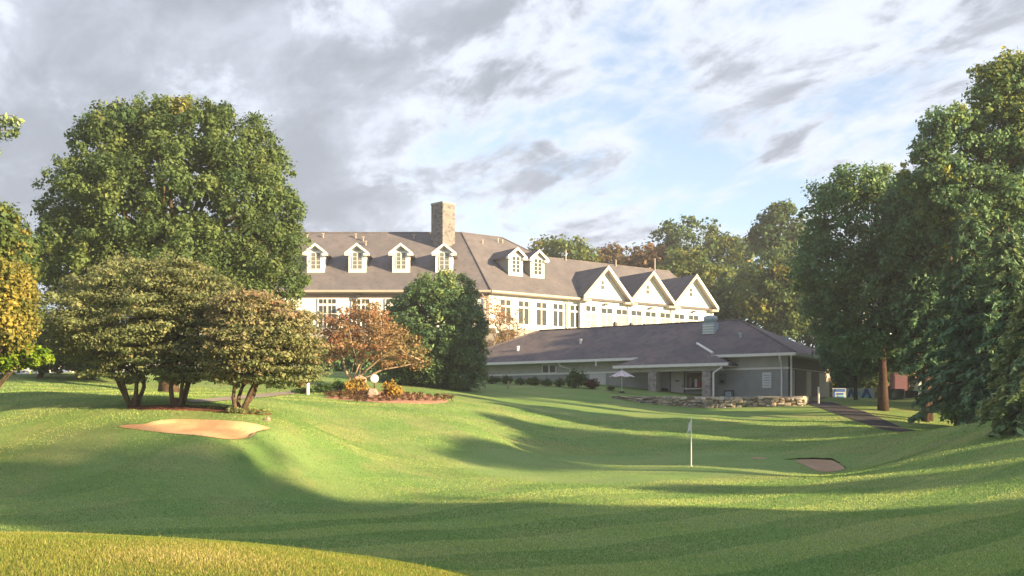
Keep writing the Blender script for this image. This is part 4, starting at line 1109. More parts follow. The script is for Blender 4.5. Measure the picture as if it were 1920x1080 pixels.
# ------------------------------------------------------------------ vegetation
def unit(a): return a / np.maximum(np.linalg.norm(a, axis=-1, keepdims=True), 1e-9)
def leaf_cards(Pp, Nn, size, aspect, rng, hang=0.0, axis=None):
    """one folded leaf per point: four corners round a midrib"""
    n = len(Pp)
    if axis is None: axis = rng.normal(size=(n, 3))
    axis = axis + np.array([0, 0, -hang])
    axis = unit(axis - Nn * (axis * Nn).sum(1, keepdims=True))
    side = np.cross(Nn, axis)
    s = (size * np.clip(rng.lognormal(0, .32, n), .4, 1.9))[:, None]
    w = s * aspect
    a = Pp - axis * s * .5; c = Pp + axis * s * .5
    b = Pp + side * w * .5 - Nn * w * .16; d = Pp - side * w * .5 - Nn * w * .16
    V = np.stack([a, b, c, d], 1).reshape(-1, 3)
    Q = np.arange(4 * n).reshape(-1, 4)
    return V, Q
def clump_leaves(cen, rad, per, size, aspect, rng, squash=(1, 1, 1), up=.35, jit=.6, inner=.5, hang=.25, hue=None, dirbias=0.0):
    n = len(cen) * per
    ci = np.repeat(np.arange(len(cen)), per)
    dr = unit(rng.normal(size=(n, 3)) + np.array([0, 0, dirbias]))
    rr = rng.uniform(inner ** 2, 1.0, n) ** .5
    rr = rr * rng.uniform(.75, 1.12, n)
    Pp = cen[ci] + dr * (rr * rad[ci])[:, None] * np.array(squash)
    Nn = unit(dr + np.array([0, 0, up]) + rng.normal(0, jit, (n, 3)))
    V, Q = leaf_cards(Pp, Nn, size, aspect, rng, hang)
    tint = np.clip(rng.normal(.5, .2, n) + rng.normal(0, .17, len(cen))[ci], 0, 1)
    h = np.clip((hue[ci] if hue is not None else .5) + rng.normal(0, .07, n), 0, 1)
    return V, Q, tint, h
def fill_ellipsoids(ells, n, rng, shell=(.62, .96), mind=.8, zmin=None):
    """clump centres near the skin of a union of ellipsoids"""
    out = []; vol = np.array([e[1][0] * e[1][2] for e in ells]); pr = vol / vol.sum(); tries = 0
    while len(out) < n and tries < n * 60:
        tries += 1
        k = rng.choice(len(ells), p=pr); c, r = ells[k]
        d = rng.normal(size=3); d /= np.linalg.norm(d)
        p = np.array(c) + d * np.array(r) * rng.uniform(*shell)
        if zmin is not None and p[2] < zmin: continue
        deep = False
        for j, (c2, r2) in enumerate(ells):
            if j != k and (((p - np.array(c2)) / np.array(r2)) ** 2).sum() < shell[0] ** 2 * .8: deep = True; break
        if deep: continue
        if out and min(((np.array(out) - p) ** 2).sum(1)) < mind * mind: continue
        out.append(p)
    return np.array(out)
def limbs(base, top, targets, r0, rng, wig=.12, bend=.35, n=8, twigs=True):
    """trunk from base to top, limbs curving from it to the targets"""
    m = MB(); base = np.array(base); top = np.array(top)
    H = np.linalg.norm(top - base)
    k = 7; tp = []
    for i in range(k):
        t = i / (k - 1); tp.append(base + (top - base) * t + (rng.normal(0, wig * H * .03, 3) * np.array([1, 1, 0]) if 0 < i else 0))
    rad = [r0 * (1.25 if i == 0 else 1.0) * (1 - .72 * i / (k - 1)) for i in range(k)]
    tp[0] = tp[0] - np.array([0, 0, .25])
    m.tube(tp, rad, n)
    for tg in targets:
        tg = np.array(tg)
        s = rng.uniform(.30, .85); i = s * (k - 1); a = tp[int(i)] + (tp[min(k - 1, int(i) + 1)] - tp[int(i)]) * (i - int(i))
        q = []; L = np.linalg.norm(tg - a)
        up = np.array([0, 0, L * bend])
        for j in range(6):
            t = j / 5; q.append((1 - t) ** 2 * a + 2 * t * (1 - t) * ((a + tg) / 2 + up * .5) + t * t * tg + rng.normal(0, .02 * L, 3) * (0 < j))
        r1 = r0 * (.50 - .30 * s) * min(1.0, .5 + L / 8)
        m.tube(q, [r1 * (1 - .8 * j / 5) + .012 for j in range(6)], 6)
    return m
def ell_px(px, py, rx, ry, d, dd=0.0, depth=None):
    """an ellipsoid seen as the ellipse (px, py, rx, ry) at distance d"""
    D = d + dd; c = P(px, py, D); s = D / F
    return ((c.x, c.y, c.z), (rx * s, (depth if depth else rx * s), ry * s))
def add_tree(name, label, cat, base, parts, trunk_mb, bark, crowns, group=None):
    """parts: list of (part name, V, Q, tint, hue, material)"""
    e = tag(empty(name, base), label, cat, group)
    if trunk_mb is not None: trunk_mb.build('trunk', bark, e, True, False)
    for pn, V, Q, tint, hue, mat in crowns:
        V = V - np.array(base)
        me = mesh_np(pn, V, Q, mat, [('tint', 'FACE', tint), ('hue', 'FACE', hue)])
        link(pn, me, e)
    return e
def join_leaves(*sets):
    Vs, Qs, Ts, Hs = [], [], [], []; o = 0
    for V, Q, t, h in sets:
        Vs.append(V); Qs.append(Q + o); Ts.append(t); Hs.append(h); o += len(V)
    return np.concatenate(Vs), np.concatenate(Qs), np.concatenate(Ts), np.concatenate(Hs)

M['leaf_maple'] = m_leaf('maple_leaf', [(0, (.040, .082, .040)), (.45, (.074, .118, .044)), (.8, (.115, .146, .050)), (1, (.20, .19, .055))])
M['leaf_olive'] = m_leaf('olive_leaf', [(0, (.090, .130, .058)), (.5, (.145, .160, .075)), (.78, (.22, .175, .10)), (1, (.31, .18, .13))])
M['leaf_orange'] = m_leaf('orange_leaf', [(0, (.16, .135, .065)), (.45, (.24, .145, .080)), (1, (.28, .13, .09))])
M['leaf_dark'] = m_leaf('evergreen_spray', [(0, (.046, .100, .058)), (.55, (.086, .150, .062)), (1, (.21, .23, .06))], .25)
M['leaf_yellow'] = m_leaf('yellow_leaf', [(0, (.08, .11, .03)), (.5, (.20, .18, .045)), (1, (.31, .24, .05))])
M['leaf_lime'] = m_leaf('lime_leaf', [(0, (.08, .16, .015)), (1, (.19, .26, .02))])
M['leaf_wood'] = m_leaf('woodland_leaf', [(0, (.030, .066, .036)), (.45, (.056, .100, .036)), (.75, (.115, .140, .032)), (1, (.22, .17, .05))])
M['leaf_brown'] = m_leaf('bronze_leaf', [(0, (.085, .075, .040)), (.5, (.14, .095, .055)), (1, (.20, .115, .07))])
M['leaf_right'] = m_leaf('locust_leaf', [(0, (.058, .128, .082)), (.5, (.090, .170, .084)), (.8, (.150, .195, .060)), (1, (.29, .27, .06))])
M['needle'] = m_leaf('conifer_needles', [(0, (.052, .115, .080)), (.55, (.088, .165, .090)), (1, (.22, .24, .08))], .2)
M['plant'] = m_leaf('bedding_leaf', [(0, (.05, .03, .02)), (.5, (.12, .05, .035)), (1, (.10, .11, .03))])
M['hosta'] = m_leaf('hosta_leaf', [(0, (.10, .14, .05)), (1, (.26, .28, .14))])
M['gold'] = m_leaf('golden_leaf', [(0, (.13, .12, .025)), (.5, (.30, .20, .04)), (1, (.42, .24, .05))])
M['burgundy'] = m_leaf('burgundy_leaf', [(0, (.035, .012, .018)), (1, (.09, .025, .035))])
M['hedge'] = m_leaf('hedge_leaf', [(0, (.018, .05, .016)), (1, (.05, .10, .02))])

def hue_for(cen, mid, spread, rng, lit=None, k=0.0):
    h = rng.normal(mid, spread, len(cen))
    if lit is not None: h = h + k * lit
    return np.clip(h, 0, 1)

# ---- the big maple
def big_maple():
    r = np.random.default_rng(3); d = 58.0
    base = on_ground(316, d)
    E = [ell_px(330, 400, 226, 206, d), ell_px(302, 490, 222, 120, d), ell_px(455, 445, 112, 142, d, -1.0), ell_px(168, 490, 94, 106, d), ell_px(240, 310, 100, 95, d), ell_px(425, 300, 98, 95, d), ell_px(492, 515, 84, 66, d, -1.5), ell_px(335, 275, 115, 92, d)]
    cen = fill_ellipsoids(E, 430, r, (.66, .97), .72, zmin=P(0, 592, d).z)
    rad = r.uniform(.55, 1.15, len(cen))
    hue = hue_for(cen, .44, .13, r)
    A = clump_leaves(cen, rad, 290, .172, .72, r, (1, 1, .85), .3, .6, .45, .4, hue, .35)
    # small sprigs that break the outline
    sp = fill_ellipsoids(E, 260, r, (.97, 1.04), .5, zmin=P(0, 575, d).z)
    B = clump_leaves(sp, r.uniform(.25, .5, len(sp)), 60, .165, .72, r, (1, 1, 1), .3, .6, .2, .3, hue_for(sp, .46, .14, r))
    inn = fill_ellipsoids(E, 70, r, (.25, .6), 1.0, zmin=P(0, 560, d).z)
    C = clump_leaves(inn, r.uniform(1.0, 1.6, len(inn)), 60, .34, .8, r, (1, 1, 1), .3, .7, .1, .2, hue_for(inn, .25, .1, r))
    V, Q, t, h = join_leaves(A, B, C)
    tm = limbs(base, P(320, 420, d), [cen[i] for i in r.choice(len(cen), 34, False)], .55, r)
    add_tree('maple_tree', 'huge round green maple left of the clubhouse', 'tree', base, None, tm, M['bark'], [('crown', V, Q, t, h, M['leaf_maple'])])
big_maple()

# ---- three multi-stemmed ornamental trees on the knoll
def ornamental(px, py, d, E, label, seed, hmid, nclump, stems, redtop):
    r = np.random.default_rng(seed)
    base = hit(px, py); d = base.y
    E = [ell_px(a, b, c, e_, d, dd) for a, b, c, e_, dd in E]
    cen = fill_ellipsoids(E, nclump, r, (.45, .98), .42)
    zlo, zhi = cen[:, 2].min(), cen[:, 2].max()
    rel = (cen[:, 2] - zlo) / (zhi - zlo)
    hue = np.clip(r.normal(hmid, .10, len(cen)) + redtop * (rel - .45), 0, 1)
    # flat tiers of foliage, thinner towards the rim
    A = clump_leaves(cen, r.uniform(.34, .68, len(cen)), 160, .115, .6, r, (1.55, 1.55, .34), .8, .45, .10, .5, hue)
    sp = fill_ellipsoids(E, nclump // 2, r, (.97, 1.07), .3)
    B = clump_leaves(sp, r.uniform(.16, .34, len(sp)), 30, .13, .6, r, (1.3, 1.3, .6), .5, .6, .1, .4, np.clip(r.normal(hmid + .12, .1, len(sp)), 0, 1))
    V, Q, t, h = join_leaves(A, B)
    m = MB(); b = np.array(base)
    low = sorted(cen.tolist(), key=lambda c: c[2])
    for i in range(stems):
        an = 2 * math.pi * i / stems + r.uniform(-.4, .4)
        tip = np.array(E[0][0]) * .75 + np.array(E[i % len(E)][0]) * .25 + np.array([math.cos(an) * E[0][1][0] * .30, math.sin(an) * .8, E[0][1][2] * r.uniform(-.1, .45)])
        a = b + np.array([math.cos(an) * .12, math.sin(an) * .12, -.15]); q = []
        mid = a + (tip - a) * .40 + np.array([math.cos(an) * .30, math.sin(an) * .25, .0])
        for j in range(8):
            s = j / 7; q.append((1 - s) ** 2 * a + 2 * s * (1 - s) * mid + s * s * tip + r.normal(0, .035, 3) * (j > 0))
        m.tube(q, [.10 * (1 - .75 * j / 7) for j in range(8)], 7)
        for _ in range(7):
            j = r.integers(3, 8); tg = cen[r.integers(len(cen))]
            if np.linalg.norm(tg - q[j]) < 3.2:
                mm = (q[j] + tg) / 2 + np.array([0, 0, .15]); m.tube([q[j], mm, tg], [.045, .03, .012], 5)
    m.tube([b - np.array([0, 0, .25]), b + np.array([0, 0, .15]), b + np.array([0, 0, .38])], [.24, .17, .10], 9)
    add_tree('ornamental_tree', label, 'tree', base, None, m, M['bark'], [('crown', V, Q, t, h, M['leaf_olive'])], 'spreading trees on the mulch knoll')
ornamental(252, 763, 41, [(240, 590, 138, 92, 0), (190, 610, 92, 62, -.3), (150, 650, 52, 26, 0), (250, 522, 62, 44, .3), (270, 680, 74, 30, 0), (160, 560, 60, 40, 0), (215, 698, 60, 22, 0)],
           'leftmost spreading olive green tree on the mulch knoll', 21, .28, 260, 5, .22)
ornamental(332, 764, 41, [(350, 600, 95, 100, .4), (325, 528, 62, 50, .2), (340, 680, 68, 36, .2), (400, 560, 55, 40, .6), (345, 706, 44, 14, 0)],
           'middle spreading olive tree on the mulch knoll', 22, .32, 210, 5, .24)
ornamental(446, 772, 39, [(490, 645, 96, 74, 0), (465, 588, 66, 44, 0), (545, 650, 52, 60, 0), (440, 680, 58, 40, 0), (560, 690, 36, 30, 0), (535, 605, 50, 38, 0), (525, 712, 44, 14, 0)],
           'rightmost spreading tree on the mulch knoll with reddish top', 23, .50, 250, 5, .45)

# ---- small orange tree by the flower bed
def orange_tree(px, py, E, label, seed, mat, n, per, dens_r, name='crabapple_tree', d=None, trunk_r=.13):
    r = np.random.default_rng(seed)
    base = hit(px, py) if d is None else on_ground(px, d); d = base.y
    E = [ell_px(a, b, c, e_, d, dd) for a, b, c, e_, dd in E]
    cen = fill_ellipsoids(E, n, r, (.30, 1.0), .35)
    hue = np.clip(r.normal(.40, .2, len(cen)) - .25 * (cen[:, 0] - cen[:, 0].mean()) / 3.0, 0, 1)
    A = clump_leaves(cen, r.uniform(*dens_r, len(cen)), per, .16, .6, r, (1.2, 1.2, .65), .4, .6, .1, .5, hue)
    m = MB(); b = np.array(base)
    for i in range(5):
        an = i * 1.25 + .3; tip = np.array(E[i % len(E)][0]) + r.normal(0, .5, 3); q = []
        a = b + np.array([0, 0, -.2]); fork = b + np.array([math.cos(an) * .2, math.sin(an) * .15, .7 + .1 * i])
        for j in range(7):
            s = j / 6; q.append((1 - s) ** 2 * a + 2 * s * (1 - s) * fork + s * s * tip + r.normal(0, .05, 3) * (j > 1))
        m.tube(q, [trunk_r * (1 - .8 * j / 6) for j in range(7)], 7)
        for _ in range(9):
            j = r.integers(2, 7); tg = cen[r.integers(len(cen))]
            if np.linalg.norm(tg - q[j]) < 3.5: m.tube([q[j], (q[j] + tg) / 2 + r.normal(0, .15, 3), tg], [.04, .025, .01], 5)
    add_tree(name, label, 'tree', base, None, m, M['bark_pale'], [('crown', *A, mat)])
orange_tree(660, 712, [(690, 630, 75, 48, 0), (740, 655, 62, 38, -.2), (640, 625, 48, 48, .3), (780, 680, 32, 20, 0), (690, 590, 55, 25, 0), (625, 650, 40, 30, .3)],
            'small orange leaved tree with pale forked trunk behind the flower bed', 31, M['leaf_orange'], 230, 54, (.35, .7), d=67)
orange_tree(945, 730, [(945, 610, 40, 42, 0), (925, 590, 30, 35, 0), (965, 630, 34, 18, 0), (930, 640, 40, 25, 0)],
            'thin yellow orange tree between dark evergreen and pro shop roof', 32, M['leaf_orange'], 120, 34, (.4, .75), 'birch_tree', d=103, trunk_r=.12)

# ---- dense rounded evergreen
def evergreen():
    r = np.random.default_rng(41); d = 76.0; base = on_ground(815, d)
    E = [ell_px(815, 625, 94, 105, d), ell_px(770, 640, 56, 82, d), ell_px(862, 640, 50, 90, d), ell_px(830, 560, 66, 50, d), ell_px(755, 690, 48, 40, d, 1), ell_px(860, 700, 50, 36, d)]
    cen = fill_ellipsoids(E, 420, r, (.78, .99), .45)
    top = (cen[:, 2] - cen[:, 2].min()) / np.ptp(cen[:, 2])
    hue = np.clip(r.normal(.30, .12, len(cen)) + .75 * np.clip(top - .62, 0, 1), 0, 1)  # sunlit top painted in: upper clumps get a yellower hue
    A = clump_leaves(cen, r.uniform(.45, .8, len(cen)), 85, .26, .36, r, (1, 1, .8), .2, .5, .3, .1, hue, .3)
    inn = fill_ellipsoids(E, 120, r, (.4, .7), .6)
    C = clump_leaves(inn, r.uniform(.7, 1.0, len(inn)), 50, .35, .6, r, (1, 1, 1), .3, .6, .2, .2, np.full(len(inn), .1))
    sp = fill_ellipsoids(E, 220, r, (.98, 1.06), .3)
    B = clump_leaves(sp, r.uniform(.2, .35, len(sp)), 22, .24, .3, r, (1, 1, 1.2), .3, .6, .1, -.4, np.clip(r.normal(.4, .15, len(sp)), 0, 1))
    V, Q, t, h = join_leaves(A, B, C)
    tm = limbs(base, P(815, 560, d), [cen[i] for i in r.choice(len(cen), 16, False)], .3, r)
    add_tree('evergreen_tree', 'dense dark rounded evergreen in front of the clubhouse corner', 'tree', base, None, tm, M['bark'], [('crown', V, Q, t, h, M['leaf_dark'])])
evergreen()

# ---- broadleaf trees of the background and the right
def broadleaf(name, label, px, d, E, seed, mat, n, per, size, hmid, hspread, crad, group=None, bark='bark', trunk_r=.35, top=None, sunhue=0.0, inner_n=None, x=None, sprig=.5, mind=.8, topz=0.0):
    r = np.random.default_rng(seed)
    base = on_ground(px, d) if x is None else Vector((x[0], x[1], gz(*x)))
    if E and len(E[0]) >= 4 and not isinstance(E[0][0], tuple): E = [ell_px(q[0], q[1], q[2], q[3], d, q[4] if len(q) > 4 else 0) for q in E]
    cen = fill_ellipsoids(E, n, r, (.62, .98), mind * crad[0] * .8)
    if len(cen) == 0: return None
    hue = np.clip(r.normal(hmid, hspread, len(cen)) + topz * ((cen[:, 2] - cen[:, 2].min()) / np.ptp(cen[:, 2]) - .6), 0, 1)  # topz puts sunlight on the crown top into the clump hue
    if sunhue: hue = np.clip(hue + sunhue * (cen[:, 0] - cen[:, 0].mean()) / max(1e-6, np.ptp(cen[:, 0])), 0, 1)  # sunhue colours the sun side yellower, as if lit
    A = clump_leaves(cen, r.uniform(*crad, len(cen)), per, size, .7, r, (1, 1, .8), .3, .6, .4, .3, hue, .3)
    S = [A]
    if sprig:
        sp = fill_ellipsoids(E, int(n * sprig), r, (.97, 1.07), crad[0] * .5)
        S.append(clump_leaves(sp, r.uniform(crad[0] * .3, crad[0] * .6, len(sp)), max(8, per // 5), size * .95, .7, r, (1, 1, 1), .3, .6, .1, .2, np.clip(r.normal(hmid + .08, hspread, len(sp)), 0, 1)))
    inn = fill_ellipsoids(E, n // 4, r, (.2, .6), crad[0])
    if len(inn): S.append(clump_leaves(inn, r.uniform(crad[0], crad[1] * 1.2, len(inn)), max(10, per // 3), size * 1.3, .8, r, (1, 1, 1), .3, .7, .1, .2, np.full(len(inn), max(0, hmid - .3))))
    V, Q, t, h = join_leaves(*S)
    tp = np.array(E[0][0]) + np.array([0, 0, E[0][1][2] * .3]) if top is None else np.array(P(*top, d))
    tm = limbs(base, tp, [cen[i] for i in r.choice(len(cen), min(len(cen), 18), False)], trunk_r, r)
    return add_tree(name, label, 'tree', base, None, tm, M[bark], [('crown', V, Q, t, h, mat)], group)

# behind the clubhouse
GBK = 'trees rising behind the clubhouse roof'
broadleaf('woodland_tree', 'round green tree rising behind the two wing dormers', 1050, 165, [(1050, 490, 66, 46), (1015, 500, 40, 36), (1085, 500, 36, 36)], 51, M['leaf_wood'], 70, 80, .55, .54, .14, (1.2, 2.2), GBK)
broadleaf('woodland_tree', 'bronze brown tree behind the first wing gable', 1150, 168, [(1150, 505, 46, 44), (1125, 515, 30, 30)], 52, M['leaf_brown'], 60, 80, .5, .4, .15, (1.1, 2.0), GBK)
broadleaf('woodland_tree', 'bronze tree behind the second wing gable', 1215, 160, [(1218, 505, 44, 46), (1190, 515, 34, 34)], 53, M['leaf_brown'], 60, 80, .5, .6, .15, (1.1, 2.0), GBK)
broadleaf('woodland_tree', 'tall green tree with highest crown behind the wing gables', 1310, 172, [(1300, 470, 76, 62), (1250, 480, 40, 46), (1350, 500, 60, 70), (1385, 500, 36, 50)], 54, M['leaf_wood'], 120, 80, .55, .38, .2, (1.2, 2.4), GBK)
broadleaf('woodland_tree', 'yellow green tree in front of the tall one behind the gables', 1290, 150, [(1285, 530, 62, 58), (1330, 560, 46, 60)], 55, M['leaf_wood'], 90, 80, .5, .66, .14, (1.1, 2.0), GBK)
broadleaf('woodland_tree', 'shaded green tree right of the last gable', 1395, 142, [(1395, 570, 62, 72), (1360, 600, 40, 50), (1430, 590, 44, 60)], 56, M['leaf_wood'], 110, 80, .48, .22, .14, (1.1, 2.0), GBK, topz=.3)
broadleaf('woodland_tree', 'yellowing tree between the last gable and the dark trees', 1450, 132, [(1455, 530, 56, 62), (1480, 580, 46, 56), (1430, 560, 40, 50)], 57, M['leaf_wood'], 110, 80, .45, .42, .25, (1.0, 1.8), GBK)
broadleaf('woodland_tree', 'blue green tree top left of the dark tree mass', 1460, 150, [(1462, 440, 48, 56), (1430, 450, 26, 34), (1480, 480, 46, 60)], 58, M['leaf_wood'], 90, 80, .5, .30, .15, (1.1, 1.9), GBK)
broadleaf('woodland_tree', 'dark leafy tree filling the gap behind the pro shop roof end', 1520, 140, [(1510, 590, 60, 70), (1570, 580, 60, 90), (1640, 560, 70, 110)], 59, M['leaf_wood'], 130, 70, .5, .22, .12, (1.2, 2.2), GBK)
broadleaf('woodland_tree', 'broad far green tree seen beneath the dark right branches', 1700, 150, [(1700, 620, 90, 110), (1800, 600, 90, 130), (1890, 580, 80, 140)], 60, M['leaf_wood'], 150, 60, .6, .25, .15, (1.4, 2.4), GBK)

# left edge
GLF = 'trees at the left edge of the lawn'
broadleaf('lawn_tree', 'olive green tree cut by the left edge above the yellow one', -60, 47, [(-5, 480, 62, 92), (-40, 440, 60, 60), (20, 500, 36, 60)], 61, M['leaf_wood'], 150, 120, .19, .55, .14, (.45, .85), GLF)
broadleaf('lawn_tree', 'bright yellow autumn tree at the left edge', -40, 36.5, [(5, 560, 48, 66), (34, 560, 26, 44), (-30, 590, 46, 56), (25, 610, 34, 34)], 62, M['leaf_yellow'], 170, 150, .135, .42, .2, (.35, .7), GLF)
broadleaf('lawn_tree', 'pale green small tree with forked pale trunk near parked cars', 113, 71, [(70, 640, 62, 36), (115, 655, 60, 36), (30, 650, 40, 34)], 63, M['leaf_olive'], 110, 110, .22, .30, .12, (.5, .9), GLF, 'bark_pale', .14)
broadleaf('lawn_tree', 'bright lime green low branching tree at the left edge', -70, 37.5, [(0, 675, 56, 20), (55, 668, 36, 16), (-40, 670, 50, 26)], 64, M['leaf_lime'], 110, 110, .12, .5, .2, (.22, .42), GLF, 'bark', .12)
broadleaf('lawn_tree', 'dark tree shading the ground left of the big maple', 70, 66, [(140, 640, 60, 50), (90, 660, 50, 36), (180, 670, 50, 36)], 65, M['leaf_wood'], 100, 100, .24, .25, .12, (.6, 1.0), GLF, 'bark', .18)
# far screen of trees behind the parking
broadleaf('hedgerow_tree', 'distant leafy tree behind the parked cars left of the maple', 60, 120, [(40, 640, 90, 60), (130, 630, 80, 60), (-60, 630, 90, 70)], 66, M['leaf_wood'], 110, 60, .45, .4, .15, (1.0, 1.9), GLF)
broadleaf('hedgerow_tree', 'distant leafy tree seen beneath the maple crown', 330, 124, [(250, 640, 90, 60), (380, 640, 100, 60), (490, 640, 90, 55)], 67, M['leaf_wood'], 110, 60, .45, .35, .15, (1.0, 1.9), GLF)
broadleaf('hedgerow_tree', 'low dark tree in front of the clubhouse terrace', 690, 96, [(680, 680, 90, 34), (620, 670, 50, 34), (740, 690, 60, 30)], 68, M['leaf_dark'], 110, 70, .35, .25, .12, (.8, 1.4), GLF)

# pine bough tip reaching in at the upper left
def conifer(name, label, base, top, rmax, seed, mat, nwh, per, hmid, topz=0.0, droop=.35, zlow=.06, group=None, bark='bark_red', trunk_r=.3, nl=.42, full=.5, lean=(0, 0), wide=.11, zhigh=1.0):
    """a conifer: whorls of drooping boughs, each hung with sprays of needles"""
    r = np.random.default_rng(seed); b = np.array(base); H = top - b[2]
    m = MB(); Pp, Ax, Nn, Hu = [], [], [], []
    ax_top = b + np.array([lean[0], lean[1], H])
    m.tube([b - np.array([0, 0, .3]), b + (ax_top - b) * .3, b + (ax_top - b) * .7, ax_top], [trunk_r * 1.2, trunk_r, trunk_r * .5, .03], 9)
    for w in range(nwh):
        t = zlow + (zhigh - zlow) * ((w + r.uniform(-.3, .3)) / nwh); t = min(.985, max(zlow * .8, t))
        c = b + (ax_top - b) * t
        L0 = rmax * (1 - t) ** full * (.55 + .45 * min(1, t / .12)) * (1.0)
        nb = r.integers(5, 8); ph = r.uniform(0, 6.28)
        for k in range(nb):
            an = ph + 2 * math.pi * k / nb + r.uniform(-.25, .25); L = L0 * r.uniform(.6, 1.12) + .25
            dv = np.array([math.cos(an), math.sin(an), 0])
            pts = []
            for j in range(6):
                s = j / 5; pts.append(c + dv * L * s + np.array([0, 0, L * (.12 * s - droop * s * s)]) + r.normal(0, .02 * L, 3) * (j > 0))
            m.tube(pts, [max(.008, .045 * (1 - s_ / 5.5) * (L / 3 + .3)) for s_ in range(6)], 4)
            nn = int(per * L / rmax) + 8
            s = r.uniform(.12, 1.0, nn) ** .75
            i = np.minimum((s * 5).astype(int), 4); fr_ = s * 5 - i; q = np.array(pts)
            p0 = q[i] + (q[i + 1] - q[i]) * fr_[:, None]
            sd = np.cross(dv, [0, 0, 1]) * r.choice([-1, 1], nn)[:, None]
            spread = r.uniform(0, .34, nn)[:, None] * L * (1.1 - s)[:, None]
            p0 = p0 + sd * spread + np.array([0, 0, -1]) * (spread * .25 + r.uniform(0, .28, nn)[:, None])
            a_ = unit(dv * .7 + sd * .75 + np.array([0, 0, -.85]) + r.normal(0, .35, (nn, 3)))
            Pp.append(p0); Ax.append(a_); Nn.append(unit(np.array([0, 0, .8]) + dv * .3 + r.normal(0, .45, (nn, 3))))
            Hu.append(np.clip(np.full(nn, hmid + topz * (t - .5)) + r.normal(0, .08) + .22 * (s - .6), 0, 1))
    Pp = np.concatenate(Pp); Ax = np.concatenate(Ax); Nn = np.concatenate(Nn); Hu = np.concatenate(Hu)
    V, Q = leaf_cards(Pp, Nn, nl, wide / nl * 1.2, r, 0.15, Ax)
    tint = np.clip(r.normal(.5, .2, len(Pp)), 0, 1)
    return add_tree(name, label, 'tree', Vector(base), None, m, M[bark], [('crown', V, Q, tint, Hu, mat)], group)

# the dark mass on the right
GRT = 'tall dark trees on the right'
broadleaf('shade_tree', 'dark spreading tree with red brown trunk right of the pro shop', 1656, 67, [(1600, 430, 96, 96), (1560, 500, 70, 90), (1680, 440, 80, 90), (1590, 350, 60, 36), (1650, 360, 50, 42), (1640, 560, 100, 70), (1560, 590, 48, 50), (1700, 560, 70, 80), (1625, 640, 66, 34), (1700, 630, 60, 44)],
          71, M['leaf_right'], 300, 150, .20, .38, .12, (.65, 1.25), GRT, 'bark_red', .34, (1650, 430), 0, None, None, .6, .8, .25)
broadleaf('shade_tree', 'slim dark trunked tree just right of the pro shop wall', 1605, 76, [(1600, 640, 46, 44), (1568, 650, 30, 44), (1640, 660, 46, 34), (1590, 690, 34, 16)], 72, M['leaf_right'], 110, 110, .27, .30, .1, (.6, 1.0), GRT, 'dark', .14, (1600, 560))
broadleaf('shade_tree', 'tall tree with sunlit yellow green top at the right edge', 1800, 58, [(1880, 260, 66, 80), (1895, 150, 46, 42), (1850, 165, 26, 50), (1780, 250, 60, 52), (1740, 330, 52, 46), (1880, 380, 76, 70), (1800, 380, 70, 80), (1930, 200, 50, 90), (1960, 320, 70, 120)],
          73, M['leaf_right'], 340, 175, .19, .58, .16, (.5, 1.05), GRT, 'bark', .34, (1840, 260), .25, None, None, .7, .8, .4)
broadleaf('shade_tree', 'dark leafy tree between the shade tree and the edge tree', 1740, 63, [(1730, 440, 76, 110), (1790, 480, 70, 90), (1760, 560, 80, 80), (1700, 400, 40, 60)], 74, M['leaf_right'], 190, 140, .20, .22, .1, (.65, 1.2), GRT, 'bark_red', .3)
conifer('hemlock_tree', 'drooping dark hemlock with boughs to the ground on the right', on_ground(1818, 54), CZ + (HOR - 395) / F * 54, 2.9, 81, M['needle'], 26, 120, .40, .25, .38, .12, GRT, 'bark_red', .26, .40, .55)
conifer('hemlock_tree', 'broad hemlock filling the right edge behind the grassy hill', on_ground(1890, 51), CZ + (HOR - 425) / F * 51, 3.1, 82, M['needle'], 26, 120, .45, .3, .38, .05, GRT, 'bark_red', .26, .40, .55)
conifer('hemlock_tree', 'nearest weeping conifer with sunlit tips cut by the right edge', on_ground(1950, 39), CZ + (HOR - 520) / F * 39, 2.3, 83, M['needle'], 20, 130, .66, .2, .55, .04, GRT, 'bark_red', .16, .30, .5)
conifer('hemlock_tree', 'slender hemlock behind the path at the foot of the right trees', on_ground(1735, 62), CZ + (HOR - 470) / F * 62, 2.6, 84, M['needle'], 20, 90, .32, .2, .4, .34, GRT, 'bark_red', .22, .42, .6)
broadleaf('undergrowth_bush', 'dark bush at the foot of the right hemlocks', 1800, 58, [(1812, 762, 36, 30), (1840, 765, 46, 36)], 86, M['leaf_right'], 80, 80, .22, .15, .1, (.4, .8), None, 'bark', .08)
# pine whose bough enters at the upper left
conifer('pine_tree', 'pine bough tip reaching in at the upper left edge', on_ground(-222, 40), CZ + (HOR + 120) / F * 40, 7.4, 91, M['needle'], 4, 420, .62, 0, .05, .585, None, 'bark_red', .2, .26, .5, (0, 0), .09, .64)
